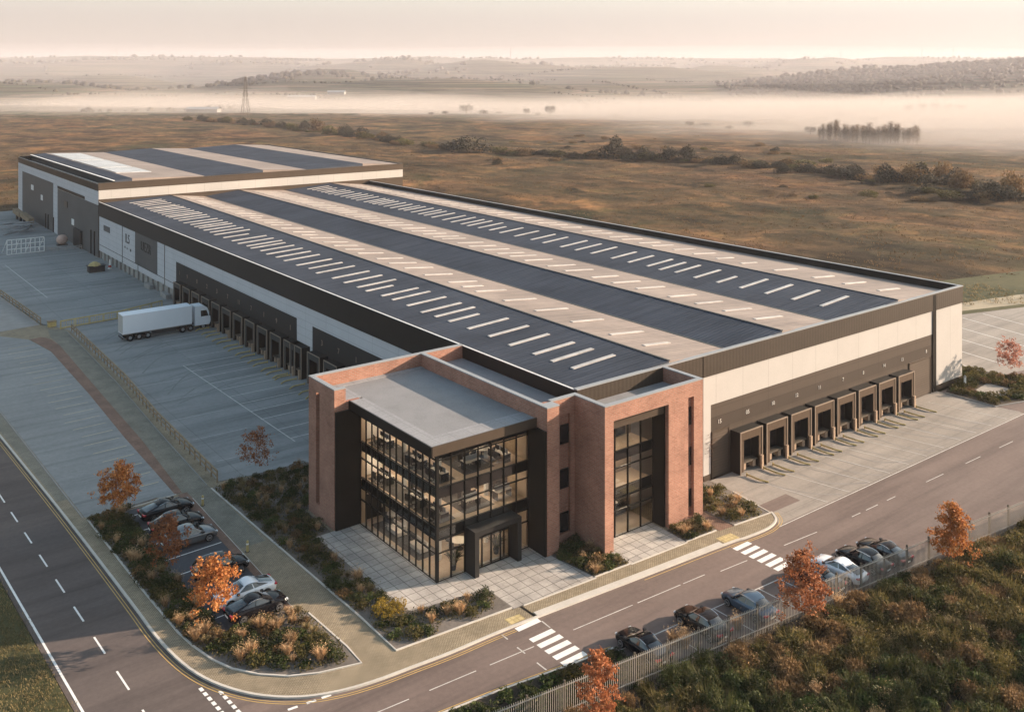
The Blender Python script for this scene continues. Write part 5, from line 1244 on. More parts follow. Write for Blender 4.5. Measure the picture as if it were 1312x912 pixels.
def put(proto, x, y, z, s, label, group, cat=None, sz=None):
    if proto.name in proto_used: o = proto.copy(); col.objects.link(o)
    else: proto_used.add(proto.name); o = proto
    o.location = (x, y, z); o.rotation_euler = (0, 0, rnd.uniform(0, 6.28)); o.scale = (s, s, (sz or s))
    o['label'] = label; o['group'] = group
    if cat: o['category'] = cat
    return o
kinds_lb = ['dark green mounded shrub', 'olive leaved shrub', 'tall dark green shrub', 'low fresh green shrub', 'brownish shrub']
bed_lb = {'corner': 'in the kerbed corner bed by the parked cars', 'office': 'in the bed that wraps the brick office', 'pier': 'in the small bed between the brick pier and the kerb', 'pillar': 'at the foot of the right brick pillar', 'apron': 'in the gravelled bed before the sunlit dock wall'}
spec = {'corner': (.7, 130, 50, .9), 'office': (.74, 105, 46, .8), 'pier': (.62, 18, 7, .35), 'pillar': (.6, 8, 4, .35), 'apron': (.7, 17, 11, .7)}
for bk, p in BEDS.items():
    dmin, ns, ng, margin = spec[bk]; xs = [q[0] for q in p]; ys = [q[1] for q in p]; pts = []; tries = 0
    if bk == 'office': yq = [(-37.7, -.6), (-36.9, -2.0), (-37.9, -2.4)]
    while len(pts) < ns + ng and tries < 30000:
        tries += 1; x = rnd.uniform(min(xs), max(xs)); y = rnd.uniform(min(ys), max(ys))
        if not inside(x, y, p): continue
        e = edge_dist(x, y, p)
        # the gravel margin shows along the kerb side only
        mg = margin if (bk == 'corner' and y < 2 and e < 2) or (bk == 'office' and (y < -4.8 or x > -30.2 and y > 17.2)) or bk == 'apron' and x > -2.6 else .32
        if e < mg or any((x - a) ** 2 + (y - b) ** 2 < dmin ** 2 for a, b in pts): continue
        pts.append((x, y))
    rnd.shuffle(pts)
    for i, (x, y) in enumerate(pts):
        s = rnd.uniform(.75, 1.25)
        if bk == 'office' and any((x - a) ** 2 + (y - b) ** 2 < .5 for a, b in yq):
            put(YS, x, y, .14, s, 'yellow flowering shrub by the paved corner before the glass', 'yellow flowering shrubs', 'flowering shrub'); continue
        pg = ng / (ns + ng) * (1.35 if bk == 'corner' and y < 6 else .75 if bk == 'corner' else 1)
        if rnd.random() < pg:
            k = rnd.choice([0, 0, 1, 2] if (bk != 'office' or y < 4) else [1, 2, 2])
            put(GR[k], x, y, .14, s * .95, ('tan feathery grass clump ' if k < 2 else 'olive arching grass clump ') + bed_lb[bk], ('tan' if k < 2 else 'olive') + ' grass clumps ' + bed_lb[bk])
        else:
            k = rnd.choice([0, 0, 1, 1, 2, 3, 4]); put(SH[k], x, y, .13, s, kinds_lb[k] + ' ' + bed_lb[bk], kinds_lb[k] + 's ' + bed_lb[bk])
    C = []
    for i in range(int(26000 * len(pts) / 160)):
        x = rnd.uniform(min(xs), max(xs)); y = rnd.uniform(min(ys), max(ys))
        if inside(x, y, p) and min(((x - a) ** 2 + (y - b) ** 2 for a, b in pts), default=9) < .85 ** 2: C.append((x, y, rnd.uniform(.15, .4)))
    V, F = leaf_quads(np.array(C), .12, .5, 77)
    o = raw_mesh('groundcover', V, F, M['leaf_olive'], nr.uniform(0, 1, len(F))); o['kind'] = 'stuff'
# -- rough bank in front of the fence
def wild(k):
    rx, rz, mt = [(1.25, 1.15, 'leaf_dark'), (1.2, 1.3, 'leaf_olive'), (1.4, 1.0, 'leaf_olive'), (1.1, 1.1, 'leaf_brown'), (1.2, 1.5, 'leaf_dark'), (.9, .8, 'leaf_green')][k]
    V, F, T = dome(1900, rx, rz, .11, 400 + k, 18, .3)
    v2, f2, t2 = blades(110, rx, rz * 1.15, .012, 450 + k, .5)
    V, F, T = join([(V, F, T), (v2, f2, .6 + .4 * t2)])
    o = raw_mesh('wild_shrub', V, F, M[mt], T); o['category'] = 'shrub'; return o
WS = [wild(k) for k in range(6)]
wl = ['dark green bushy shrub on the rough bank below the fence', 'olive green bushy shrub on the rough bank below the fence', 'spreading olive shrub on the rough bank below the fence', 'brown seeded shrub on the rough bank below the fence', 'tall dark shrub on the rough bank below the fence', 'small fresh green shrub on the rough bank below the fence']
def seen(x, y, z=.5):
    dx, dy = x - CAM[0], y - CAM[1]; s = dx * RV[0] + dy * RV[1]; d = dx * FV[0] + dy * FV[1]
    if d < 20: return False
    px = 656 + 1214 * s / d; py = 98 + 1214 * (40 - z) / d
    return -30 < px < 1345 and py < 945
pts = []; tries = 0
while len(pts) < 285 and tries < 60000:
    tries += 1; x = rnd.uniform(-42, 24); y = rnd.uniform(-42, -15)
    if y > FENCE(x) - .9 or not seen(x, y, 1.) or any((x - a) ** 2 + (y - b) ** 2 < 1.12 ** 2 for a, b in pts): continue
    pts.append((x, y))
for x, y in pts:
    k = rnd.choice([0, 1, 1, 2, 2, 3, 3, 4, 5]); near = FENCE(x) - y
    b = vnoise(x / 5., y / 5.)
    if b > .62: k = rnd.choice([0, 4, 5])
    elif b < .36: k = rnd.choice([3, 2, 1])
    s = rnd.uniform(.8, 1.3) * (.8 if near < 2 else 1)
    put(WS[k], x, y, .05, s, wl[k], wl[k].split(' on ')[0] + 's on the rough bank', sz=s * rnd.uniform(.9, 1.25))
tp = []
while len(tp) < 34:
    x = rnd.uniform(-40, 22); y = rnd.uniform(-40, -16)
    if y > FENCE(x) - .7 or not seen(x, y, 1.): continue
    tp.append(1); k = rnd.choice([1, 2, 2, 2]); put(GR[k], x, y, rnd.uniform(.15, .6), rnd.uniform(1.0, 1.5), ('tan feathery' if k < 2 else 'olive arching') + ' grass clump among the shrubs of the rough bank', ('tan' if k < 2 else 'olive') + ' grass clumps on the rough bank')
C = []
for i in range(26000):
    x = rnd.uniform(-44, 30); y = rnd.uniform(-44, -15)
    if y < FENCE(x) - .15 and seen(x, y): C.append((x, y, .12))
C = np.array(C); g = np.random.default_rng(5); V, F, T = blades(len(C), 0.01, .6, .02, 9, .8); V = V + np.repeat(C, 4, 0); 
o = raw_mesh('rough_grass', V, F, M['grass_olive'], T); o['kind'] = 'stuff'
g = np.random.default_rng(19); xs_ = g.uniform(-70, 70, 60000); ys_ = g.uniform(-60, -15, 60000)
k_ = (ys_ < FENCE(xs_) - .4) & np.array([not seen(a, b) for a, b in zip(xs_, ys_)]) & (vnoise(xs_ / 2.6, ys_ / 2.6) > .36)
xs_, ys_ = xs_[k_], ys_[k_]; V, F = leaf_quads(np.stack([xs_, ys_, .1 + 1.1 * vnoise(xs_ / 1.7, ys_ / 1.7) ** 1.5 * g.uniform(.3, 1, len(xs_))], 1), .3, .4, 23)
o = raw_mesh('undergrowth', V, F, M['leaf_olive'], g.uniform(0, 1, len(F))); o['kind'] = 'stuff'
# strip of planting between the low kerb and the fence
pts = []; tries = 0
while len(pts) < 34 and tries < 9000:
    tries += 1; x = rnd.uniform(-41, -23.5); y = rnd.uniform(-19.5, -14)
    top = np.interp(x, [q[0] for q in SK], [q[1] for q in SK]) if x < -26.9 else -18.6
    if y > top - .8 or y < FENCE(x) + .5 or any((x - a) ** 2 + (y - b) ** 2 < .8 ** 2 for a, b in pts): continue
    pts.append((x, y))
for x, y in pts:
    k = rnd.choice([0, 1, 3, 0]); put(SH[k], x, y, .1, rnd.uniform(.9, 1.5), kinds_lb[k] + ' in the strip between the low kerb and the metal fence', kinds_lb[k] + 's in the strip before the fence')
for x, y in ((-22.9, -18.4), (-22.4, -17.9), (-23.2, -17.6), (-18.2, -19.2)): put(GR[0], x, y, .02, 1.2, 'tan grass tuft growing between two cars at the metal fence', 'tan grass tufts among the fence cars')
# far planter
pts = []; tries = 0; EV = [(43.7, -2.3), (43.7, -8.2), (48.1, -9.4), (57.6, -7.4), (55, 1.8), (50.5, 1.8), (50.4, -1.4), (46, -1.4)]
while len(pts) < 70 and tries < 20000:
    tries += 1; x = rnd.uniform(43, 58); y = rnd.uniform(-10, 2)
    if not inside(x, y, EV) or edge_dist(x, y, EV) < .35 or (46.6 < x < 51.6 and -7.4 < y < -3.6) or any((x - a) ** 2 + (y - b) ** 2 < .75 ** 2 for a, b in pts): continue
    pts.append((x, y))
for x, y in pts:
    k = rnd.choice([1, 3, 1, 4]); put(SH[k], x, y, .1, rnd.uniform(.9, 1.4), kinds_lb[k] + ' in the planter at the far corner of the warehouse', kinds_lb[k] + 's in the far planter')
# grass on the verge and the car park edge
def tufts(name, n, fx, fy, ok, h, w, mt, zf, seed, sp=.25, per=7):
    g = np.random.default_rng(seed); x = g.uniform(*fx, n); y = g.uniform(*fy, n); k = ok(x, y); x, y = x[k], y[k]
    x = np.repeat(x, per) + g.normal(0, sp, len(x) * per); y = np.repeat(y, per) + g.normal(0, sp, len(y) * per)
    V, F, T = blades(len(x), .01, h, w, seed + 1, .8); base = np.stack([x, y, zf(x, y)], 1); V = V + np.repeat(base, 4, 0)
    T = np.clip(.55 * T + .75 * (np.repeat(vnoise(base[:, 0] / 6., base[:, 1] / 6.), 1)) - .12, 0, 1)
    o = raw_mesh(name, V, F, mt, T); o['kind'] = 'stuff'; return o
tufts('verge_grass', 3500, (-66, -58), (-6, 30), lambda x, y: x < -58.45 - .042 * y, .22, .02, M['grass_olive'], lambda x, y: 0 * x + .06, 31)
tufts('hedge_grass', 2600, (50, 110), (2, 64), lambda x, y: (y > 33.9 - (x - 50.4) * .5) & (y < 62 - (x - 50.3) * .62) & ~((y > 32.6 - (x - 50.4) * .508) & (y < 41.4 - (x - 50.4) * .56)) | (y > 27.6 - (x - 56) * .365) & (y < 31.2 - (x - 56) * .49), .5, .05, M['grass_olive'], lambda x, y: 0 * x + .05, 37)
# heath: tussocks thick enough to catch the low sun
def heath_ok(x, y):
    dx, dy = x - CAM[0], y - CAM[1]; s = dx * RV[0] + dy * RV[1]; d = dx * FV[0] + dy * FV[1]
    px = 656 + 1214 * s / np.maximum(d, 1)
    site = ((x > -68) & (x < 52) & (y < 250)) | ((x > 45) & (x < 134) & (y < 64 - (x - 50) * .55))
    return (d > 120) & (d < 560) & (px > -20) & (px < 1340) & ~site & (vnoise(x / 7., y / 5.) + .5 * vnoise(x / 2.2, y / 2.) > .62)
tufts('heath_grass', 42000, (-120, 420), (-20, 480), heath_ok, .5, .10, M['heath'], lambda x, y: ground_h(x, y) - .05, 41, .45, 5)
# -- bushes and trees out in the valley
def crown(n, size, seed, lumps, up=.2, flat=1.): 
    V, F, T = dome(n, 1., 1. * flat, size, seed, lumps, up); return V, F, T
FB = []
for k in range(4):
    V, F, T = crown(1500, .085, 600 + k, 14); o = raw_mesh('field_bush', V, F, [M['far_leaf'], M['leaf_olive'], M['leaf_brown'], M['far_leaf']][k], T); o['category'] = 'bush'; FB.append(o)
bush = [(237, 831, 16.3, 5.9), (238, 782, 17.7, 6.4), (242, 744, 17.1, 6.2), (245, 699, 19.7, 7.2), (240, 650, 16.2, 6.2), (246, 625, 18.3, 7.3), (250, 599, 13.1, 11.3), (235, 540, 18.7, 7.7), (234, 508, 17.9, 7.4), (229, 474, 15.1, 6.0), (223, 438, 13.3, 5.2), (216, 413, 11.0, 4.1), (216, 368, 12.8, 4.3), (219, 353, 25.1, 9.2), (229, 340, 12.5, 4.2), (229, 325, 10.5, 3.2), (238, 311, 12.0, 3.2), (243, 299, 13.4, 4.0), (249, 287, 11.7, 4.7), (256, 279, 15.6, 11.7), (261, 270, 17.0, 7.7), (266, 259, 15.2, 6.1), (272, 251, 13.6, 7.6), (273, 238, 14.8, 4.4), (270, 220, 14.3, 5.0), (272, 198, 13.8, 4.1), (284, 197, 10.5, 4.9), (271, 172, 15.0, 5.2), (267, 157, 12.6, 4.4), (267, 144, 15.3, 4.9), (258, 128, 17.5, 8.7), (266, 125, 12.9, 8.2), (259, 112, 14.1, 6.2), (257, 104, 11.0, 8.3), (254, 94, 10.7, 4.8), (251, 84, 11.4, 10.3), (242, 82, 12.7, 5.1), (234, 91, 15.3, 3.6), (236, 108, 13.3, 3.2), (281, 128, 15.2, 8.5), (278, 146, 12.5, 5.6), (277, 117, 12.9, 7.0), (263, 178, 13.0, 3.9), (268, 206, 12.5, 3.5), (234, 319, 12.1, 2.8), (219, 394, 11.6, 3.1)]
for i, (x, y, w, h) in enumerate(bush):
    parts = 1 if w < 13 else 2
    zone_ = 'in the hedge that trails off behind the rear hall' if y > 420 else 'in the straggling hedge across the middle of the heath' if y > 215 else 'in the thick hedge out on the right of the heath'
    if 277 <= y <= 280 and h > 11: lb, gp, cat = 'tall rounded dark bush standing above the middle of the heath hedge', None, None
    elif w > 25: lb, gp = 'broad low dome of bush alone on the heath behind the warehouse', None
    elif y == 599: lb, gp = 'tall bush sticking up from the hedge behind the rear hall', None
    elif y == 84: lb, gp = 'tall bare bush at the right edge of the picture on the heath', None
    else: lb, gp = None, None
    if parts == 1 or lb: 
        k = rnd.choice([0, 1, 2, 3]); o = put(FB[k], x, y, float(ground_h(x, y)) - .3, w * .58, lb or ['dark', 'olive', 'brown', 'dull green'][k] + ' bush ' + zone_, gp or ('hedge bushes ' + zone_), sz=h * .95)
        if lb: del o['group']
    else:
        for s_ in (-.28, .3):
            k = rnd.choice([0, 0, 1, 2, 3]); xx, yy = x + RV[0] * w * s_ + rnd.uniform(-2, 2), y + RV[1] * w * s_ + rnd.uniform(-2, 2)
            put(FB[k], xx, yy, float(ground_h(xx, yy)) - .3, w * .36, ['dark', 'olive', 'brown', 'dull green'][k] + ' bush ' + zone_, 'hedge bushes ' + zone_, sz=h * rnd.uniform(.7, 1.02))
hp = [(256, 279), (266, 259), (273, 238), (271, 205), (284, 197), (271, 172), (267, 144), (262, 120), (256, 95), (247, 80)]
hq = [(216, 400), (217, 368), (222, 348), (232, 322), (245, 296), (254, 282)]
for line_, n_ in ((hp, 54), (hq, 22), ([(237, 831), (245, 699), (246, 625), (235, 540), (227, 456), (216, 413)], 44)):
    for i in range(n_):
        u = (i + rnd.random()) / n_ * (len(line_) - 1); k = int(u); f = u - k
        x = line_[k][0] * (1 - f) + line_[k + 1][0] * f + rnd.gauss(0, 3); y = line_[k][1] * (1 - f) + line_[k + 1][1] * f + rnd.gauss(0, 3)
        zone_ = 'in the hedge that trails off behind the rear hall' if y > 420 else 'in the straggling hedge across the middle of the heath' if y > 215 else 'in the thick hedge out on the right of the heath'
        k = rnd.choice([1, 2, 2, 3]); s_ = rnd.uniform(3, 6.5)
        put(FB[k], x, y, float(ground_h(x, y)) - .3, s_, ['dark', 'olive', 'brown', 'dull green'][k] + ' bush ' + zone_, 'hedge bushes ' + zone_, sz=s_ * rnd.uniform(.45, .8))
for i in range(80):
    if i < 46: x, y = vp(rnd.gauss(170, 42), rnd.gauss(325, 26)); zone_ = 'scattered on the right of the heath'
    else: x, y = vp(rnd.uniform(-40, 150), rnd.uniform(430, 640)); zone_ = 'scattered over the far heath'
    k = rnd.choice([1, 2, 2, 3]); s_ = rnd.uniform(1.6, 4.5)
    put(FB[k], x, y, float(ground_h(x, y)) - .3, s_, 'low ' + ['dark', 'olive', 'brown', 'dull green'][k] + ' bush ' + zone_, 'low bushes ' + zone_, sz=s_ * rnd.uniform(.4, .7))
def make_far_tree(k):
    t = thing('valley_tree', '', 'tree', (0, 0, 0)); tr = MB().cyl((0, 0, 0), (0, 0, .5), .05, .03, 6)
    g = np.random.default_rng(70 + k)
    for j in range(9): a = j * 2.4; tr.cyl((0, 0, .2 + .03 * j), (.5 * math.cos(a), .5 * math.sin(a), .45 + .05 * j), .02, .006, 4)
    tr.build('trunk', M['bark'], t)
    V, F, T = crown(1100, .07, 640 + k, 16); V = V * np.array([.62, .62, .8]) + np.array([0, 0, .22])
    raw_mesh('crown', V, F, M['far_leaf'], T, parent=t); return t
FT = [make_far_tree(k) for k in range(3)]
trees_ = [(604, 907, 27.3, 13.6), (565, 816, 17.9, 7.2), (547, 868, 12.9, 5.5), (596, 777, 14.2, 8.8), (606, 746, 24.4, 13.0), (584, 741, 10.3, 6.0), (626, 663, 9.9, 4.1), (503, 450, 12.5, 5.6), (519, 447, 16.4, 3.8), (548, 427, 16.4, 6.3), (1342, 959, 22.1, 8.3), (1138, 746, 20.5, 8.0), (1284, 815, 20.1, 15.1), (1283, 800, 24.9, 18.7), (1572, 911, 32.2, 17.6), (1545, 864, 19.9, 8.5), (485, 325, 13.9, 6.4), (962, 525, 18.1, 12.7), (986, 522, 18.3, 14.6), (1015, 522, 20.4, 15.8), (1034, 515, 18.7, 15.9), (1040, 503, 18.6, 13.9), (498, 406, 11.9, 3.6), (622, 863, 13.4, 4.8), (537, 883, 12.9, 4.6), (818, 522, 18.3, 6.6), (745, 437, 14.8, 4.4)]
uf = set()
for i, (x, y, w, h) in enumerate(trees_):
    k = i % 3; t = FT[k] if k not in uf else copy_tree(FT[k]); uf.add(k)
    t.location = (x, y, float(ground_h(x, y)) - .4); t.rotation_euler = (0, 0, rnd.uniform(0, 6)); t.scale = (w * .62, w * .62, h * 1.0)
    if x == 604: lb, gp = 'wide pale tree, left of the two largest in the mist behind the warehouse', None
    elif x == 606: lb, gp = 'wide pale tree, right of the two largest in the mist behind the warehouse', None
    elif y in (525, 522, 515, 503): lb, gp = 'tree in the blocky grove out in the mist on the right', 'trees of the misty grove'
    else: lb, gp = 'small faint tree standing out in the valley mist', 'faint trees in the valley mist'
    tag(t, lb, 'tree', gp)
def make_poplar():
    t = thing('poplar', 'slender bare tree in the row standing in the mist on the right', 'tree', (0, 0, 0), 'row of slender bare trees')
    tr = MB().cyl((0, 0, 0), (0, 0, .55), .014, .009, 5).cyl((0, 0, .55), (0, 0, 1), .009, .002, 5); g = np.random.default_rng(4)
    for j in range(26):
        z = .18 + .03 * j; a = j * 2.4; r = .10 * (1 - .7 * abs(z - .45)); tr.cyl((0, 0, z), (r * math.cos(a), r * math.sin(a), z + .11), .004, .001, 3)
    tr.build('trunk', M['bark_pale'], t)
    C = np.concatenate([g.normal(size=(1500, 3)) * [.05, .05, .22] + [0, 0, .58]]); C = C[(C[:, 2] > .12) & (C[:, 2] < 1)]
    V, F = leaf_quads(C, .022, 0, 6); raw_mesh('crown', V, F, M['twig'], g.uniform(0, 1, len(F)), parent=t); return t
pop = [(448, 293, 11.4), (449, 290, 12.3), (450, 288, 13.3), (450, 286, 11.8), (451, 283, 12.7), (451, 280, 11.2), (453, 278, 12.2), (453, 276, 13.1), (454, 273, 11.6), (454, 270, 12.6), (455, 267, 11.1), (456, 265, 12.0), (457, 263, 13.0), (457, 261, 11.6), (456, 257, 12.3), (457, 254, 10.9), (458, 252, 11.8), (458, 250, 12.7), (460, 248, 11.3), (460, 246, 12.2), (461, 243, 10.8), (462, 241, 11.7), (463, 239, 12.7)]
pp = make_poplar()
pop = pop + [(x + rnd.uniform(3, 9), y + rnd.uniform(-3, 3), h * rnd.uniform(.6, 1.0)) for x, y, h in pop]
for i, (x, y, h) in enumerate(pop):
    h *= rnd.uniform(.8, 1.08)
    t = pp if i == 0 else copy_tree(pp); t.location = (x + rnd.uniform(-1, 1), y, float(ground_h(x, y)) - .3); t.rotation_euler = (0, 0, i * 1.3); t.scale = (h * 1.5, h * 1.5, h)
# -- woods and hedges on the far slopes: a mass nobody could count
def far_woods():
    ico = bmesh.new(); bmesh.ops.create_icosphere(ico, subdivisions=1, radius=1); bv = np.array([v.co[:] for v in ico.verts]); bf = np.array([[v.index for v in f.verts] for f in ico.faces]); ico.free()
    g = np.random.default_rng(12); P_ = []
    for k in range(85):      # hedge lines
        d = g.uniform(1250, 4300); s = g.uniform(-.62, .62) * d; a = g.normal(0, .25) if g.random() < .75 else g.uniform(0, 3.1); n = int(g.uniform(12, 45)); st = g.uniform(7, 11)
        for j in range(n):
            if g.random() < .8: P_.append((s + math.cos(a) * st * (j - n / 2) + g.normal(0, 2), d + math.sin(a) * st * (j - n / 2) + g.normal(0, 2), g.uniform(1.6, 4.2)))
    for k in range(16):       # copses
        d = g.uniform(1700, 4300); s = g.uniform(-.6, .6) * d; n = int(g.uniform(20, 90)); w = g.uniform(60, 220)
        for j in range(n): P_.append((s + g.normal(0, w), d + g.normal(0, w * .25), g.uniform(4, 8)))
    for k in range(3600):     # wooded ridge on the right
        s = g.uniform(520, 1700); d = 2195 + g.normal(0, 110) - 40 * (s < 700); P_.append((s, d, g.uniform(3.5, 6.5)))
    for k in range(700):      # trees along the skyline
        s = g.uniform(-2900, 2900); d = g.uniform(4150, 4800); 
        if vnoise(s / 260., d / 900.) > .45: P_.append((s, d, g.uniform(3, 8)))
    P_ = np.array(P_); X = P_[:, 0] * RV[0] + P_[:, 1] * FV[0] + CAM[0]; Y = P_[:, 0] * RV[1] + P_[:, 1] * FV[1] + CAM[1]; Z = ground_h(X, Y)
    n = len(P_); r = P_[:, 2]
    V = bv[None] * (1 + g.normal(0, .14, (n, len(bv), 1))) * np.stack([r * g.uniform(.9, 1.4, n), r * g.uniform(.9, 1.4, n), r], 1)[:, None] + np.stack([X, Y, Z + r * .55], 1)[:, None]
    F = bf[None] + (np.arange(n) * len(bv))[:, None, None]
    o = raw_mesh('far_woodland', V.reshape(-1, 3), F.reshape(-1, 3), M['far_leaf'], np.repeat(g.uniform(0, .8, n), len(bf))); o['kind'] = 'stuff'
far_woods()
# plants indoors
def potted(x, y, z, label):
    t = thing('potted_plant', label, 'plant', (x, y, z)); MB().lathe([(0, 0), (.2, 0), (.26, .42), (.22, .42), (0, .38)], 14, (x, y, z)).build('pot', M['dark_plastic'], t)
    V, F, T = blades(60, .5, 1.35, .07, 9, .8, .35); raw_mesh('foliage', V, F, M['leaf_dark'], T, parent=t)
potted(-29.9, .1, .14, 'leafy plant in a dark pot inside the glass, left of the entrance portal'); potted(-25.6, .1, .14, 'leafy plant in a dark pot inside the entrance doors')

# ================================================================== DISTANT STRUCTURES
def pylon(x, y, h, label):
    z = float(ground_h(x, y)) - .5; t = thing('electricity_pylon', label, 'pylon', (x, y, z)); mb = MB()
    lv = [(0, 4.2), (.25, 3.0), (.5, 1.9), (.7, 1.25), (.85, 1.0), (1, .25)]
    c = lambda i, k: Vector((x + lv[i][1] * [1, -1, -1, 1][k % 4], y + lv[i][1] * [1, 1, -1, -1][k % 4], z + h * lv[i][0]))
    for i in range(5):
        for k in range(4): mb.bar(c(i, k), c(i + 1, k), .22); mb.bar(c(i, k), c(i + 1, k + 1), .13); mb.bar(c(i, k + 1), c(i + 1, k), .13)
    mb.build('lattice', M['post'], t); a = MB()
    for f, l in ((.72, 6.5), (.83, 8.), (.94, 5.5)):
        for s in (-1, 1): e = Vector((x + RV[0] * l * s, y + RV[1] * l * s, z + h * f)); a.bar((x, y, z + h * f + 1.4), e, .18); a.bar((x, y, z + h * f - .2), e, .18)
    a.build('cross_arm', M['post'], t)
pylon(304, 872, 44, 'lattice electricity pylon standing beyond the rear hall')
for i, (px, d, h, lb) in enumerate(((655, 4250, 62, 'thin mast on the skyline straight above the middle of the long warehouse'), (150, 4300, 55, 'thin mast on the skyline above the rear hall'), (1078, 4300, 48, 'shorter thin mast on the skyline above the wooded ridge, left of the pair'), (1222, 4200, 62, 'thin mast above the wooded ridge, nearest the right edge'), (1182, 4250, 58, 'thin mast above the wooded ridge, middle of the three'))):
    x, y = vp((px - 656) / 1214 * d, d); z = float(ground_h(x, y)); t = thing('mast', lb, 'mast', (x, y, z))
    MB().cyl((x, y, z), (x, y, z + h), 1.1, .5, 6).build('pole', M['post'], t)
for i, (px, d, w, lb) in enumerate(((388, 1790, 52, 'long white shed far off in the valley beyond the pylon'), (432, 1900, 34, 'smaller white shed far off, right of the long one'), (262, 1240, 40, 'low dark shed at the edge of the mist beyond the rear hall'))):
    x, y = vp((px - 656) / 1214 * d, d); z = float(ground_h(x, y)) - 1; t = thing('distant_shed', lb, 'shed', (x, y, z)); a, b = w / 2, 9
    dx = np.array([RV[0], RV[1]]); dy = np.array([FV[0], FV[1]])
    c = lambda u, v, zz: (x + dx[0] * u + dy[0] * v, y + dx[1] * u + dy[1] * v, z + zz)
    MB().quad(c(-a, -b, 0), c(a, -b, 0), c(a, -b, 6), c(-a, -b, 6)).quad(c(a, -b, 0), c(a, b, 0), c(a, b, 6), c(a, -b, 6)).quad(c(-a, b, 0), c(-a, -b, 0), c(-a, -b, 6), c(-a, b, 6)).quad(c(a, b, 0), c(-a, b, 0), c(-a, b, 6), c(a, b, 6)).build('wall', M['kerb_dark'], t)
    MB().quad(c(-a - 1, -b - 1, 5.9), c(a + 1, -b - 1, 5.9), c(a + 1, 0, 8.6), c(-a - 1, 0, 8.6)).quad(c(-a - 1, 0, 8.6), c(a + 1, 0, 8.6), c(a + 1, b + 1, 5.9), c(-a - 1, b + 1, 5.9)).build('roof', M['coping'], t)

# ================================================================== AIR
DENS_HAZE = 0.000085; DENS_MIST = 0.00085
hz_ = MB(); s0, s1, d0, d1 = -7400, 7400, -560, 6100
zt = max(190., float(max(v.co.z for v in bpy.data.objects['ground'].data.vertices)) + 12); zb0 = float(min(v.co.z for v in bpy.data.objects['ground'].data.vertices)) - 1.0
q = [vp(s0, d0), vp(s1, d0), vp(s1, d1), vp(s0, d1)]
hz_.prism(q, zb0, zt); o = hz_.build('haze', volume_mat('haze_air', (.96, .92, .98), DENS_HAZE, .1)); o['kind'] = 'stuff'
mm = volume_mat('ground_mist', (.66, .605, .57), DENS_MIST, .0)
def mist(s, d, rs, rd, h, seed):
    x, y = vp(s, d); nu, nv = 40, 9; mb = MB(); z = float(ground_h(x, y))
    for j in range(nv + 1):
        t = math.pi * j / nv
        for i in range(nu):
            a = 2 * math.pi * i / nu; w = 1 + .35 * (float(fbm(math.cos(a) * 1.6 + seed, math.sin(a) * 1.6)) - .5) * 2; hh = 1 + .9 * (float(vnoise(i * .45 + seed * 3, 1.7)) - .5)
            su, du = math.sin(t) * math.cos(a) * rs * w, math.sin(t) * math.sin(a) * rd * w
            px, py = vp(s + su, d + du); mb.v.append((px, py, z - 4 + math.cos(t) * h * hh + (2 if math.cos(t) > 0 else 0)))
    for j in range(nv):
        for i in range(nu): k = (i + 1) % nu; mb.f.append((j * nu + i, (j + 1) * nu + i, (j + 1) * nu + k, j * nu + k)); mb.m.append(0)
    mb.f.append(tuple(range(nu))); mb.m.append(0); mb.f.append(tuple(range((nv + 1) * nu - 1, nv * nu - 1, -1))); mb.m.append(0)
    o = mb.build('mist', mm); bm = bmesh.new(); bm.from_mesh(o.data); bmesh.ops.remove_doubles(bm, verts=bm.verts, dist=.001); bmesh.ops.recalc_face_normals(bm, faces=bm.faces); bm.to_mesh(o.data); bm.free(); o['kind'] = 'stuff'
for i, a in enumerate([(-520, 1300, 480, 210, 17), (-80, 1320, 480, 230, 16), (330, 1230, 430, 290, 17), (760, 1120, 460, 340, 15), (250, 900, 300, 160, 10), (430, 660, 250, 170, 11), (900, 1500, 520, 300, 19), (380, 1620, 460, 180, 13), (640, 760, 300, 170, 13), (720, 900, 700, 620, 17), (470, 470, 280, 170, 9), (600, 640, 460, 300, 14), (900, 620, 400, 300, 16), (250, 1050, 420, 250, 16), (-350, 1500, 500, 220, 20), (560, 560, 430, 260, 15), (800, 520, 340, 210, 14), (300, 640, 270, 160, 9), (900, 900, 420, 300, 18), (470, 535, 300, 110, 13)]):
    for q in (1.0, .78, .58, .4, .25, .13): mist(a[0], a[1], a[2] * (.6 + .4 * q), a[3] * (.6 + .4 * q), 1.75 * a[4] * q, i * 7 + q)
wr_ = random.Random(5); mm = volume_mat('mist_wisp', (.70, .645, .605), .0016, 0)
for i in range(60):
    d = wr_.uniform(560, 1750); s_ = wr_.uniform(-.5, .54) * d + 60
    if d < 1000 and s_ < 150: continue
    ru, rv, hh_ = wr_.uniform(70, 220), wr_.uniform(28, 75), wr_.uniform(8, 30)
    for q in (1.0, .62, .33): mist(s_, d, ru * (.6 + .4 * q), rv * (.6 + .4 * q), hh_ * q, i * 3.1)
mm = volume_mat('valley_mist', (.93, .88, .92), .00011, .1)
mist(0, 2850, 4000, 1450, 50, 3)
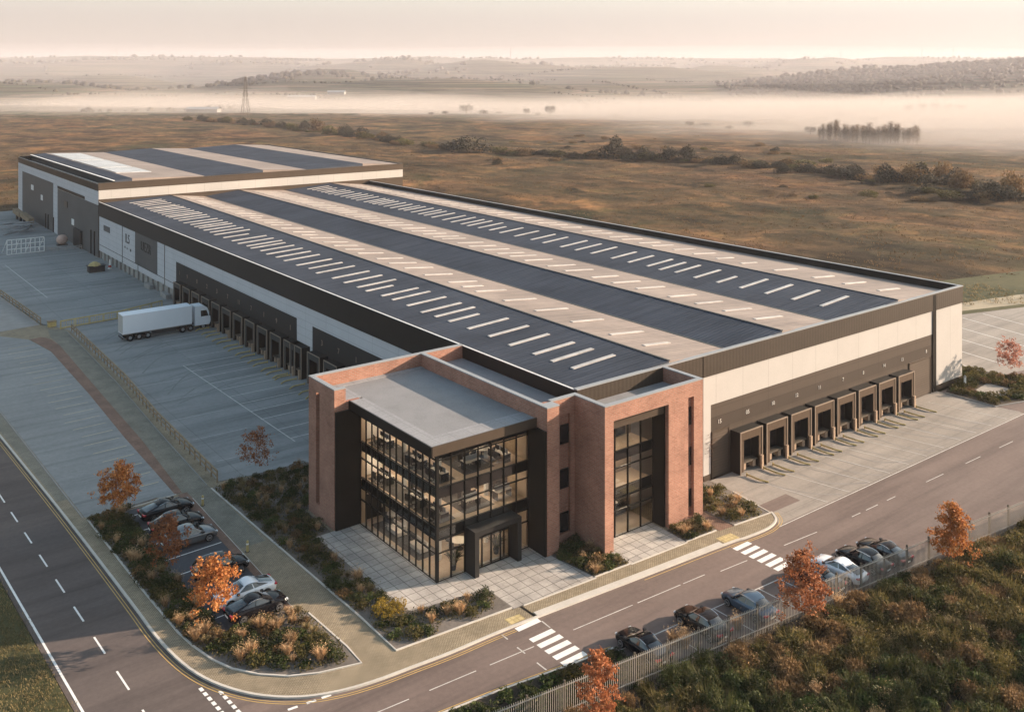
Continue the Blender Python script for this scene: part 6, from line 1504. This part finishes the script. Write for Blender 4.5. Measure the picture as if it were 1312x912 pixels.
# ================================================================== LIGHT, SKY, CAMERA
EL, AZ = 15.5, 112.0      # degrees: height of the sun, and its bearing clockwise from +Y
w = bpy.data.worlds.new('World'); scene.world = w; w.use_nodes = True; nt = w.node_tree; bg = nt.nodes['Background']
sk = nt.nodes.new('ShaderNodeTexSky'); sk.sky_type = 'NISHITA'; sk.sun_disc = False; sk.sun_elevation = R(EL); sk.sun_rotation = R(AZ)
sk.air_density = 1.0; sk.dust_density = 1.5; sk.ozone_density = 1.5; sk.altitude = 50
tn = nt.nodes.new('ShaderNodeMix'); tn.data_type = 'RGBA'; tn.blend_type = 'MULTIPLY'; tn.inputs[0].default_value = 1; tn.inputs[7].default_value = (1.15, 1.07, .86, 1)
nt.links.new(sk.outputs[0], tn.inputs[6]); 
gm = nt.nodes.new('ShaderNodeNewGeometry'); sx = nt.nodes.new('ShaderNodeSeparateXYZ'); nt.links.new(gm.outputs['Incoming'], sx.inputs[0])
def mth(op, a, b=None, c=None):
    n = nt.nodes.new('ShaderNodeMath'); n.operation = op
    for i, v in enumerate((a, b, c)):
        if v is None: continue
        if isinstance(v, (int, float)): n.inputs[i].default_value = v
        else: nt.links.new(v, n.inputs[i])
    return n.outputs[0]
el = mth('MULTIPLY', sx.outputs[2], -1.0)                      # height above the horizon
sund = mth('ADD', mth('MULTIPLY', sx.outputs[0], -math.sin(R(AZ))), mth('MULTIPLY', sx.outputs[1], -math.cos(R(AZ))))   # 1 towards the sun
low = ramp(nt, mth('MULTIPLY', el, 4.0), [(0, (1.12, .89, .76)), (.05, (1.50, 1.24, 1.07)), (.12, (1.88, 1.60, 1.38)), (.32, (2.22, 2.03, 1.83)), (1, (1.7, 1.64, 1.62))])
glow = mth('ADD', .88, mth('MULTIPLY', mth('POWER', mth('MAXIMUM', sund, 0.), 2.), .55))
lowc = mixc(nt, low, glow, 1.0, 'MULTIPLY')
fade = ramp(nt, el, [(.06, (0, 0, 0)), (.34, (1, 1, 1))])
nt.links.new(mixc(nt, lowc, tn.outputs[2], fade), bg.inputs[0]); bg.inputs[1].default_value = .128
sd = Vector((math.sin(R(AZ)) * math.cos(R(EL)), math.cos(R(AZ)) * math.cos(R(EL)), math.sin(R(EL))))
ld = bpy.data.lights.new('sun', 'SUN'); ld.energy = 5.0; ld.angle = R(.5); ld.color = (1.0, .78, .59)
lo = bpy.data.objects.new('sun', ld); col.objects.link(lo); lo.rotation_euler = sd.to_track_quat('Z', 'Y').to_euler(); lo.location = (80, -60, 90)
cd = bpy.data.cameras.new('camera'); co = bpy.data.objects.new('camera', cd); col.objects.link(co); scene.camera = co
co.location = CAM; co.rotation_euler = (R(90), 0, R(-37.662)); cd.sensor_fit = 'HORIZONTAL'; cd.sensor_width = 36; cd.lens = 1214 / 1312 * 36
cd.shift_y = -(456 - 98) / 1312; cd.clip_start = .5; cd.clip_end = 20000
vs = scene.view_settings; vs.view_transform = 'Standard'; vs.look = 'None'; vs.exposure = 1.48; vs.gamma = 1; vs.use_curve_mapping = False
scene.cycles.max_bounces = 8; scene.cycles.diffuse_bounces = 3; scene.cycles.glossy_bounces = 3; scene.cycles.transparent_max_bounces = 24; scene.cycles.volume_bounces = 1
scene.cycles.use_denoising = True; scene.cycles.sample_clamp_indirect = 6
